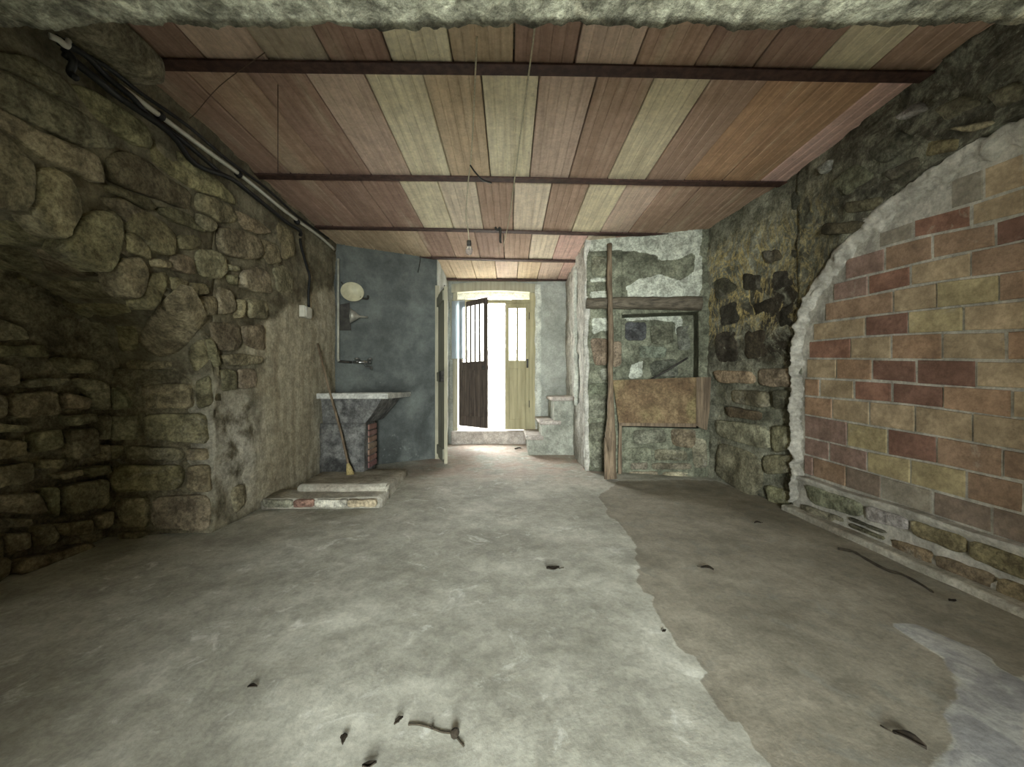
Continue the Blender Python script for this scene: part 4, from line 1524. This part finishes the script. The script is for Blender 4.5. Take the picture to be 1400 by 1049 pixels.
# masonry arch on the outside
bm = bmesh.new()
lo = []
for i in range(n + 1):
    t = i / n
    lo.append((DX0 - 0.05 + (DX1 - DX0 + 0.1) * t, 2.30 + 0.14 * math.sin(math.pi * t) ** 0.7))
ring = lo + [(DX1 + 0.05, 2.7), (DX0 - 0.05, 2.7)]
a = [bm.verts.new((x, DY + 0.30, z)) for x, z in ring]
b = [bm.verts.new((x, DY + 0.45, z)) for x, z in ring]
bm.faces.new(a)
bm.faces.new(b[::-1])
for i in range(len(ring)):
    k = (i + 1) % len(ring)
    bm.faces.new((a[i], b[i], b[k], a[k]))
obj('outer_arch', bm, M['house'], wall_far)


def leaf(name, label, hinge, free, z0, z1, mat, lit_z, panel_n, bars, glass=None, stile=0.065, t=0.04, bw=0.024):
    """door leaf: stiles, rails, an open or glazed upper light with bars, a boarded lower panel"""
    d = Vector((free[0] - hinge[0], free[1] - hinge[1], 0))
    w = d.length
    o = thing(name, label, 'door', (hinge[0], hinge[1], z0), math.atan2(d.y, d.x))
    h = z1 - z0
    lz = lit_z - z0
    hs = obj('stile', B(0, stile, -t / 2, t / 2, 0, h, 0.004), mat, o)
    fs = obj('stile', B(w - stile, w, -t / 2, t / 2, 0, h, 0.004), mat, o)
    obj('rail', B(stile, w - stile, -t / 2, t / 2, 0, 0.16, 0.003), mat, o)
    obj('rail', B(stile, w - stile, -t / 2, t / 2, lz - 0.13, lz, 0.003), mat, o)
    obj('rail', B(stile, w - stile, -t / 2, t / 2, h - 0.075, h, 0.003), mat, o)
    pw = (w - 2 * stile) / panel_n
    for k in range(panel_n):
        obj('board', B(stile + k * pw + 0.003, stile + (k + 1) * pw - 0.003, -t * 0.3, t * 0.3, 0.15, lz - 0.12, 0.005), mat, o)
    obj('backing', B(stile - 0.005, w - stile + 0.005, -0.004, 0.004, 0.15, lz - 0.12), mat, o)
    for k in range(bars):
        x = stile + (w - 2 * stile) * (k + 1) / (bars + 1)
        obj('bar', B(x - bw / 2, x + bw / 2, -0.011, 0.011, lz - 0.01, h - 0.07), mat, o)
    if glass:
        obj('pane', B(stile - 0.01, w - stile + 0.01, 0.014, 0.018, lz - 0.01, h - 0.07), glass, o)
    return hs, fs, w, h


dh, dl, w, h = leaf('door_leaf', 'dark brown door leaf with open upright bars swung inward', (-0.79, 6.06), (-0.33, 5.63), 0.33, 2.25, M['dark_wood'], 1.32, 5, 4)
obj('handle', B(w - 0.05, w - 0.02, -0.07, 0.05, 0.86, 0.92, 0.006), M['soot'], dl)
d2, d2f, w, h = leaf('door_leaf', 'narrow cream door leaf with two tall lights beside the door post', (0.315, DY + 0.06), (-0.075, DY + 0.06), 0.26, 2.27, M['cream_wood'], 1.36, 2, 1, bw=0.036)
for z in (0.35, 1.75):
    obj('hinge', B(-0.012, 0.012, 0.0, 0.035, z, z + 0.11, 0.003), M['soot'], d2)
obj('latch', B(0.02, 0.05, 0.02, 0.045, 0.98, 1.12, 0.004), M['soot'], d2)

# frosted glass shutter beside the dark leaf
gs = thing('glass_shutter', 'frosted pale blue glass shutter folded back beside the dark door leaf', 'shutter', (-0.905, 5.93, 1.36), math.atan2(-0.06, 0.22))
obj('pane', B(0.008, 0.232, -0.004, 0.004, 0.008, 0.902), M['frosted'], gs)
obj('frame', (lambda bm: (box(bm, 0.0, 0.010, -0.010, 0.010, 0, 0.91), box(bm, 0.230, 0.240, -0.010, 0.010, 0, 0.91), box(bm, 0.010, 0.230, -0.010, 0.010, 0, 0.010), box(bm, 0.010, 0.230, -0.010, 0.010, 0.90, 0.91), bm)[-1])(bmesh.new()), M['pale_edge'], gs)

# open inner leaf hinged at the end of the grey wall
hx, hy, fx, fy = -0.955, 5.10, -0.76, 4.56
wd = math.hypot(fx - hx, fy - hy)
il = thing('door_leaf', 'tall plain grey-green door leaf standing open at the end of the grey wall', 'door', (hx, hy, 0.03), math.atan2(fy - hy, fx - hx))
obj('panel', B(0.0, wd, -0.016, 0.016, 0, 2.10, 0.003), M['grey_wood'], il)
for z in (0.05, 0.98, 1.94):
    obj('rail', B(0.02, wd - 0.02, -0.034, -0.014, z, z + 0.12, 0.004), M['grey_wood'], il)
obj('edge_strip', B(wd - 0.002, wd + 0.012, -0.02, 0.02, 0, 2.10), M['pale_edge'], il)
lkc = obj('lock_case', B(wd - 0.11, wd - 0.0, -0.062, -0.016, 0.97, 1.10, 0.005), M['soot'], il)
obj('knob', B(wd - 0.01, wd + 0.035, -0.05, -0.025, 1.01, 1.05, 0.008, 2), M['soot'], lkc)
jf = obj('trim_3', B(-0.02, 0.03, -0.03, 0.03, 0.0, 2.25), M['pale_edge'], loc=(-0.945, 5.0, 0))
tag(jf, 'pale wooden door post at the end of the grey wall', kind='structure')

# ------------------------------------------------------------------ outside, seen through the door
gr = obj('courtyard', (lambda bm: prism(bm, [(-5, 6.5), (5, 6.5), (5, 13), (-5, 13)], 0.02, 0.14))(bmesh.new()), M['ground'])
tag(gr, 'sunlit pale paving outside the back door', 'paving', kind='structure')
for k, (x, y, s) in enumerate([(-0.12, 7.0, .22), (0.14, 7.2, .2), (-0.3, 7.4, .24), (0.1, 7.7, .25), (-0.15, 7.9, .22)]):
    stone([(x - s / 2, y - s / 3, .14), (x + s / 2, y - s / 3, .14), (x + s / 2, y + s / 3, .14), (x - s / 2, y + s / 3, .14)], gr, 'stone', .012, .01, lin(200, 198, 192), M['stone_soft'], toward=Vector((0, 0, 1)))
hw = obj('wall_neighbour', B(-5, 5, 11.2, 11.5, 0.0, 2.0), M['house'])
tag(hw, 'bright white house wall across from the back door', kind='structure')

# ------------------------------------------------------------------ floor slabs before the sink
def slab(name, label, poly, z0, zf, zb, yb):
    bm = bmesh.new()
    yf = min(p[1] for p in poly)
    prism(bm, poly, z0, zf)
    bmesh.ops.bevel(bm, geom=list(bm.edges), offset=0.012, segments=2, affect='EDGES')
    bmesh.ops.subdivide_edges(bm, edges=[e for e in bm.edges if e.calc_length() > 0.1], cuts=7, use_grid_fill=True)
    for v in bm.verts:
        if v.co.z > z0 + 0.02:
            t = min(1, max(0, (v.co.y - yf) / (yb - yf)))
            v.co.z += (zb - zf) * t + 0.008 * nz(v.co.x, v.co.y, 1, 4)
        v.co.x += 0.010 * nz(v.co.x, v.co.y, v.co.z, 6)
        v.co.y += 0.010 * nz(v.co.z, v.co.x, v.co.y, 6)
    return tag(obj(name, bm, M['slab'], smooth=True), label, 'slab')


slab('floor_slab', 'lower broken stone slab edging the raised floor before the sink', [(-1.95, 3.00), (-1.02, 3.04), (-1.02, 3.30), (-1.96, 3.30)], -0.03, 0.062, 0.070, 3.3)
slab('floor_slab', 'upper low concrete slab on which the sink stands', [(-1.78, 3.22), (-1.03, 3.22), (-1.10, 4.15), (-2.00, 4.15)], -0.03, 0.118, 0.055, 4.0)
for (xa, xb, c) in [(-1.93, -1.69, lin(160, 154, 140)), (-1.685, -1.53, lin(146, 118, 104)), (-1.525, -1.27, lin(178, 174, 164)), (-1.265, -1.04, lin(166, 156, 134))]:
    stone([(xa, 2.996, .004), (xb, 3.004, .004), (xb, 3.004, .064), (xa, 2.996, .064)], bpy.data.objects['floor_slab'], 'stone', .006, .003, c, M['stone_soft'], toward=Vector((0, -1, 0)), back=0.03, rag=1.2, gap=0.002)

# ------------------------------------------------------------------ sink
YF = 3.93
sink = thing('laundry_sink', 'old cement laundry sink on a broken pedestal against the grey wall', 'sink', (-1.7, 4.1, 0.05))


def sk(name, bm, mat, smooth=False):
    return obj(name, bm, mat, sink, smooth, loc=(1.7, -4.1, -0.05))


ZR = 0.875
# rim: slab with a shallow basin
bm = bmesh.new()
outer = [(-1.975, YF), (-1.245, YF), (-1.235, 4.80), (-1.99, 4.45)]
inner = [(-1.90, YF + 0.09), (-1.33, YF + 0.09), (-1.33, 4.62), (-1.90, 4.36)]
ot = [bm.verts.new((x, y, ZR)) for x, y in outer]
ob = [bm.verts.new((x, y, ZR - 0.055)) for x, y in outer]
it = [bm.verts.new((x, y, ZR)) for x, y in inner]
ib = [bm.verts.new((x * 0.96 - 0.064, y, ZR - 0.05)) for x, y in inner]
for i in range(4):
    k = (i + 1) % 4
    bm.faces.new((ot[i], ot[k], it[k], it[i]))
    bm.faces.new((ot[i], ob[i], ob[k], ot[k]))
    bm.faces.new((it[i], it[k], ib[k], ib[i]))
bm.faces.new(ib)
bm.faces.new(ob[::-1])
rim = sk('rim', bm, M['sink_rim'])
# tapering body under the rim
bm = bmesh.new()
up = [(-1.95, YF + 0.04), (-1.32, YF + 0.04), (-1.32, 4.66), (-1.97, 4.38)]
dn = [(-1.945, YF + 0.07), (-1.50, YF + 0.07), (-1.50, 4.55), (-1.96, 4.36)]
a = [bm.verts.new((x, y, ZR - 0.05)) for x, y in up]
m = [bm.verts.new((x * 0.5 + x2 * 0.5 + (0.03 if i in (1, 2) else 0), (y + y2) / 2, ZR - 0.15)) for i, ((x, y), (x2, y2)) in enumerate(zip(up, dn))]
b = [bm.verts.new((x, y, 0.565)) for x, y in dn]
for i in range(4):
    k = (i + 1) % 4
    bm.faces.new((a[i], a[k], m[k], m[i]))
    bm.faces.new((m[i], m[k], b[k], b[i]))
bm.faces.new(a)
bm.faces.new(b[::-1])
sk('basin', bm, M['cement'])
bm = B(-1.98, -1.52, YF + 0.085, 4.36, 0.0, 0.56)
bmesh.ops.subdivide_edges(bm, edges=list(bm.edges), cuts=8, use_grid_fill=True)
for v in bm.verts:
    v.co.x += 0.012 * nz(v.co.x, v.co.y, v.co.z, 5)
    v.co.y += 0.014 * nz(v.co.z, v.co.x, v.co.y, 5)
sk('pedestal', bm, M['cement'], True)
for k in range(7):
    bm = B(-1.525, -1.505, 4.12, 4.36, 0.07 + k * 0.068, 0.07 + k * 0.068 + 0.058, 0.006)
    o = sk('brick', bm, M['brick'])
    o.color = tuple(c * R.uniform(.85, 1.1) for c in lin(138, 112, 104)) + (1,)

# ------------------------------------------------------------------ broom leaning by the sink
bt = PL.hit(430, 470)
bb_ = Vector((-1.60, 3.86, 0.075))
broom = thing('broom', 'long wooden broom stick with a worn straw tip leaning by the sink', 'broom', tuple(bb_))
bpy.context.view_layer.update()
topv = bt + PL.n * 0.03
d = topv - bb_
o = obj('stick', tube([d * 0.03, d * 0.3 + Vector((0.01, 0, 0)), d * 0.65, d], [0.013, 0.012, 0.012, 0.011], 8), M['old_wood'], broom, smooth=True)
obj('straw_tip', tube([(0.005, -0.01, -0.02), d * 0.03, d * 0.075], [0.040, 0.030, 0.014], 9), M['bristle'], broom, smooth=True)

# ------------------------------------------------------------------ water pipe and taps
cn = PG.p(0.03, 0, 0.05)
wp = thing('water_pipe', 'pale water pipe running down the wall corner to the sink tap', 'pipe', (cn.x, cn.y, 0))
px_, py_ = cn.x, cn.y
obj('riser', tube([(0, 0, 2.42), (0, 0, 2.0), (0, 0, 1.4), (0, 0, 1.26), (0.01, 0.0, 1.235)], 0.014, 9), M['pipe'], wp, smooth=True)
e = PG.p(0.175, 1.228, 0.05)
obj('branch', tube([(0.0, 0, 1.236), (e.x - px_, e.y - py_, e.z)], 0.015, 9), M['soot'], wp, smooth=True)
tp = thing('tap', 'tarnished double tap with swivel spout above the sink', 'tap', tuple(PG.p(0.28, 1.23, 0.05)))
T = lambda u, v, n_: tuple(PG.u * u + PG.n * n_ + Vector((0, 0, v)))
obj('body', tube([T(-.09, 0, 0), T(-.03, 0, .02), T(.03, 0, .02), T(.11, 0, .0)], [0.016, 0.022, 0.022, 0.016], 10), M['metal'], tp, smooth=True)
for u in (-0.05, 0.09):
    vlv = obj('valve', tube([T(u, 0, 0), T(u, .0, .05), T(u, 0.01, .075)], [0.014, 0.018, 0.012], 9), M['metal'], tp, smooth=True)
    obj('handle', tube([T(u - .03, .03, .05), T(u, .045, .055), T(u + .03, .03, .05)], [0.008, 0.012, 0.008], 8), M['metal'], vlv, smooth=True)
obj('spout', tube(smooth_path([T(.03, -.01, .02), T(.04, -.045, .06), T(.06, -.055, .12), T(.085, -.06, .16), T(.09, -.09, .17)], 4), 0.010, 8), M['metal'], tp, smooth=True)

# ------------------------------------------------------------------ pan, funnel and soot plate on the grey wall
def at_wall(P, px, py, n_=0.0):
    return P.hit(px, py) + P.n * n_


c = at_wall(PG, 481, 401, 0.05)
pan = thing('enamel_pan', 'beige enamel pan hung by its handle on the grey wall above the funnel', 'pan', tuple(c))
prof = [(0.002, -0.012), (0.10, -0.012), (0.118, 0.0), (0.128, 0.030), (0.122, 0.030), (0.10, 0.0), (0.002, -0.004)]
o = obj('bowl', lathe(prof, 28), M['enamel'], pan, smooth=True)
o.rotation_euler = (math.pi / 2, 0, math.atan2(PG.u.y, PG.u.x))
o.scale = (1.0, 0.88, 1.0)
bpy.context.view_layer.update()
obj('handle', tube(smooth_path([T(.09, -.05, .0), T(.13, -.06, .012), T(.17, -.055, .0), T(.175, -.02, -.01)], 4), 0.012, 8), M['soot'], pan, smooth=True)
obj('hook', tube([T(-.10, .09, -.03), T(-.115, .10, .01), T(-.10, .075, .02)], 0.007, 6), M['soot'], pan, smooth=True)
c = at_wall(PG, 478, 434, 0.11)
fn = thing('tin_funnel', 'small tin funnel hung sideways on the grey wall under the enamel pan', 'funnel', tuple(c))
prof = [(0.076, 0.0), (0.080, 0.004), (0.052, 0.05), (0.020, 0.09), (0.013, 0.10), (0.010, 0.19), (0.004, 0.19)]
o = obj('cone', lathe(prof, 22), M['tin'], fn, smooth=True)
o.rotation_euler = (0, math.pi / 2, math.atan2(PG.u.y, PG.u.x))
obj('rim', tube([Vector(T(0, 0.08 * math.sin(k * math.pi / 10), 0.08 * math.cos(k * math.pi / 10))) for k in range(21)], 0.005, 6, caps=False), M['tin'], fn, smooth=True)
sp_ = obj('soot_plate', plate(PG, [(459, 418), (478, 414), (480, 452), (461, 452)], 0.012, 0.004), M['soot'])
tag(sp_, 'dark sooty sheet metal plate fixed to the grey wall beside the funnel', 'plate')

# ------------------------------------------------------------------ cables, conduit, junction box on the left wall
def onL(px, py, n_=0.04):
    return PL.hit(px, py) + PL.n * n_


cd = thing('cable_conduit', 'white conduit clipped along the top of the rough left wall', 'conduit', tuple(PL.p(0, 2.42, 0)))
bpy.context.view_layer.update()
pts = [onL(152, 117), onL(215, 163), onL(270, 203), onL(330, 246), onL(385, 290), onL(430, 322), onL(452, 341)]
o = obj('tube', tube(smooth_path(pts, 4), 0.0135, 9), M['conduit'], cd, smooth=True)
o.matrix_parent_inverse = cd.matrix_world.inverted()
for (a, b) in ((208, 158), (318, 238), (400, 303)):
    p = onL(a, b)
    o = obj('clip', tube([p + PL.u * -0.012, p + PL.u * 0.012], 0.024, 9), M['black'], cd, smooth=True)
    o.matrix_parent_inverse = cd.matrix_world.inverted()
cables = [
    ('thick black cable sagging just under the white conduit', [(70, 72), (110, 108), (150, 134), (215, 182), (255, 224), (300, 243), (330, 262), (360, 288), (384, 304), (399, 315), (403, 322)], 0.016),
    ('black cable running close above the white conduit', [(62, 58), (120, 88), (180, 128), (240, 172), (300, 218), (350, 256), (400, 296), (440, 326)], 0.010),
    ('grey-black cable curling out of the dark ceiling corner', [(58, 50), (95, 76), (130, 104), (160, 132), (190, 158), (230, 190), (290, 236)], 0.013),
    ('short black cable hanging from the bundle by the corbel', [(70, 66), (76, 82), (79, 98), (80, 106)], 0.014)]
cb = thing('cable_bundle', 'bundle of black cables sagging along the conduit from the dark ceiling corner', 'cables', tuple(onL(70, 66, 0.05)))
c0 = cb.location.copy()
for lb, ps, r in cables:
    P3 = [onL(a, b, 0.05 + 0.02 * (k % 2)) - c0 for k, (a, b) in enumerate(ps)]
    obj('cable', tube(smooth_path(P3, 4), r, 8), M['black'], cb, smooth=True)
obj('connector', tube([p - c0 for p in smooth_path([onL(46, 48, .06), onL(56, 54, .07), onL(66, 62, .07), onL(72, 54, .06)], 3)], 0.012, 8), M['conduit'], cb, smooth=True)['label'] = 'small white wire connector'
jb = onL(414, 427, 0.0)
jbx = thing('junction_box', 'white plastic junction box at the end of the hanging black cable', 'box', tuple(jb))
ang = math.atan2(PL.u.y, PL.u.x)
jbx.rotation_euler = (0, 0, ang)
jbb = obj('base', B(-0.07, 0.07, -0.05, 0.004, -0.055, 0.055, 0.006, 2), M['box'], jbx)
obj('cover', B(-0.058, 0.058, -0.062, -0.05, -0.045, 0.045, 0.004, 2), M['conduit'], jbb)
P3 = [onL(403, 326, .05), onL(406, 338, .04), onL(413, 365, .045), onL(416, 378, .05), onL(416, 400, .04), onL(417, 420, .035)]
tag(obj('black_cable', tube(smooth_path(P3, 5), 0.012, 8), M['black'], smooth=True), 'black cable dropping from the conduit to the junction box', 'cable')

# ------------------------------------------------------------------ light bulb, cords and hook under the ceiling
def onC(px, py, dz=0.03):
    d = ray(px, py)
    return CAM + d * ((CEIL - dz - H) / d.z)


drop = onC(637, 296, 0.045)
bulb_z = 2.27
pb_ = thing('hanging_bulb', 'bare clear light bulb hanging on a thin cord from the ceiling', 'bulb', (drop.x + 0.03, drop.y, bulb_z))
bl = pb_.location.copy()
path = [onC(652, 50, .04), onC(650, 96, .07), onC(647, 170, .04), onC(643, 226, .05), onC(640, 250, .06), drop, Vector((drop.x + 0.02, drop.y, 2.45)), Vector((bl.x, bl.y, 2.335))]
obj('cord', tube([p - bl for p in smooth_path(path, 5)], 0.0045, 6), M['string'], pb_, smooth=True)
obj('socket', lathe([(0.006, 0.075), (0.02, 0.072), (0.022, 0.03), (0.018, 0.02)][::-1], 14), M['soot'], pb_, smooth=True)
gbl = obj('glass_bulb', lathe([(0.014, 0.03), (0.016, 0.022), (0.026, 0.004), (0.034, -0.018), (0.034, -0.032), (0.026, -0.052), (0.012, -0.062), (0.002, -0.064)][::-1], 18), M['bulb'], pb_, smooth=True)
obj('filament_stem', lathe([(0.003, -0.02), (0.004, 0.03)], 8), M['metal'], gbl)
tag(obj('cord', tube(smooth_path([onC(727, 30, .3), onC(731, 38, .10), onC(723, 100, .06), onC(712, 182, .05), onC(703, 249, .06), onC(696, 300, .05), onC(688, 337, .04)], 5), 0.0045, 6), M['string'], smooth=True),
    'pale string tied at the lintel and strung along the clay ceiling', 'string')
hk = onC(684, 312, .03)
tag(obj('ceiling_hook', tube(smooth_path([hk + Vector((-0.05, -.02, 0)), hk + Vector((-.03, -.02, -.03)), hk + Vector((0, -.02, -.01)), hk + Vector((0.0, -.02, -.14)), hk + Vector((.012, -.02, -.15))], 4), 0.012, 7), M['soot'], smooth=True),
    'dark iron hook hanging from a ceiling beam near the bulb', 'hook')
tag(obj('loose_wire', tube(smooth_path([onC(643, 226, .07), onC(650, 236, .09), onC(660, 246, .09), onC(672, 250, .06)], 5), 0.006, 6), M['black'], smooth=True), 'short loose black wire end curling beside the bulb cord', 'wire')
tag(obj('loose_wire', tube(smooth_path([onC(362, 72, .05), onC(300, 118, .06), onC(262, 160, .05), onC(240, 168, .05)], 5), 0.0025, 6), M['wire'], smooth=True), 'thin wire slung from the near beam to the left wall', 'wire')
tag(obj('loose_wire', tube([onC(380, 116, .03), onC(380, 180, .05), onC(380, 236, .04)], 0.003, 6), M['wire'], smooth=True), 'thin brown wire running straight along the ceiling tiles', 'wire')
pw_ = [PS.p(0.15, 2.05, .03), PS.p(0.30, 2.2, .04), PS.p(0.45, 2.38, .03), PS.p(0.50, 2.25, .04), PS.p(0.40, 2.05, .03)]
tag(obj('loose_wire', tube(smooth_path(pw_, 5), 0.008, 6), M['black'], smooth=True), 'black wire looped on the passage wall above the open door', 'wire')
gn = at_wall(PG, 574, 352, 0.02)
tag(obj('loose_wire', tube([gn + Vector((0, 0, .03)), gn + Vector((0, 0, -.05)), gn + Vector((-.03, 0, -.20))], 0.006, 6), M['soot'], smooth=True), 'dark rag of wire hanging high on the grey wall', 'wire')

# ------------------------------------------------------------------ debris on the floor
def fl(px, py):
    p = floor_hit(px, py)
    return Vector((p.x, p.y, floor_parts(p.x, p.y)[2] - 0.001))


def dry_leaf(px, py, s, label, rot=0.0, group=None):
    p = fl(px, py)
    vs_, fs_ = [], []
    n, m = 7, 5
    for i in range(n):
        t = i / (n - 1)
        w = s * 0.38 * math.sin(math.pi * (0.08 + 0.88 * t)) * (1 + 0.3 * nz(px, i, 3, 0.9))
        for j in range(m):
            q = j / (m - 1) * 2 - 1
            z = 0.004 + s * 0.14 * abs(q) ** 1.5 + s * 0.06 * (1 + math.sin(t * 5 + px))
            x, y = (t - 0.5) * s, q * w * 0.7
            vs_.append((x * math.cos(rot) - y * math.sin(rot), x * math.sin(rot) + y * math.cos(rot), z))
    for i in range(n - 1):
        for j in range(m - 1):
            a = i * m + j
            fs_.append((a, a + 1, a + m + 1, a + m))
    o = thing('dry_leaf', label, 'leaf', tuple(p))
    if group:
        o['group'] = group
    bl_ = obj('blade', (vs_, fs_), M['debris'], o, smooth=True)
    md = bl_.modifiers.new('thickness', 'SOLIDIFY')
    md.thickness = 0.003
    e = Vector((math.cos(rot), math.sin(rot), 0)) * s
    if s > 0.045:
        obj('stalk', tube([e * 0.45 + Vector((0, 0, .008)), e * 0.65 + Vector((0, 0, .009)), e * 0.80 + Vector((.004, .01, .006))], 0.0022, 5), M['twig'], o, smooth=True)
    return o


dry_leaf(756, 778, 0.07, 'crumpled black leaf lying alone in the middle of the pale floor', 0.2)
dry_leaf(967, 775, 0.06, 'curled dark leaf with a stalk on the upper end of the brown screed', 2.6)
dry_leaf(1036, 713, 0.05, 'small dark leaf near the foot of the right stone wall', 0.1)
dry_leaf(1243, 1006, 0.065, 'large curled brown leaf on the edge of the pale screed patch', 2.3)
for (a, b, s, r, lb) in ((345, 935, .03, .1, 'tiny dark leaf scrap alone on the shaded concrete out from the stone pier'), (470, 1007, .032, 1.8, 'small dark leaf scrap standing on edge some way off the seed twig'),
                         (545, 984, .03, .9, 'tiny leaf scrap right beside the thin tip of the seed twig'), (505, 1045, .035, .3, 'small rounded leaf scrap on the concrete out in front of the seed twig'),
                         (1302, 819, .04, .2, 'small dark leaf scrap beyond the end of the crooked twig by the kerb'), (908, 859, .022, .5, 'tiny leaf speck on the border of pale concrete and brown screed')):
    dry_leaf(a, b, s, lb, r)


def twig(pts, r, label):
    P3 = smooth_path([fl(*p) + Vector((0, 0, 0.006 + 0.003 * (k % 2))) for k, p in enumerate(pts)], 5)
    rr = [r * (1 - 0.5 * i / len(P3)) * (1 + 0.4 * nz(i, 2, 3, 0.7)) for i in range(len(P3))]
    o = tag(obj('twig', tube(P3, rr, 6), M['twig'], smooth=True), label, 'twig')
    return o


twig([(1146, 748), (1166, 752), (1186, 762), (1212, 776), (1232, 781), (1254, 793), (1276, 806)], 0.008, 'long crooked twig lying along the foot of the brick arch')
sw = thing('seed_twig', 'thin dry twig ending in a round black seed pod on the concrete', 'twig', tuple(fl(600, 996)))
s0 = fl(600, 996)
P3 = [fl(*p) - s0 + Vector((0, 0, .004)) for p in ((558, 988), (572, 988), (588, 992), (604, 998), (618, 1001), (626, 1008), (634, 1018))]
obj('stem', tube(smooth_path(P3, 4), 0.0028, 6), M['twig'], sw, smooth=True)
bm = bmesh.new()
bmesh.ops.create_icosphere(bm, subdivisions=2, radius=0.0125)
for v in bm.verts:
    v.co *= 1 + 0.25 * noise.noise(v.co * 160)
obj('seed_pod', bm, M['debris'], sw, loc=tuple(fl(622, 1004) - s0 + Vector((0, 0, .012))))
bm = bmesh.new()
bmesh.ops.create_icosphere(bm, subdivisions=1, radius=0.005)
obj('bud', bm, M['debris'], sw, loc=tuple(fl(591, 994) - s0 + Vector((0, 0, .008))))
for (a, b, s, r, lb) in ((645, 604, .12, .1, 'dark leaf on the bright floor under the dark door leaf'), (684, 602, .08, .0, 'small dark leaf on the bright floor in the middle of the threshold'),
                         (708, 617, .12, .0, 'dark leaf on the bright floor beside the lowest stair')):
    dry_leaf(a, b, s * 0.8, lb, r)
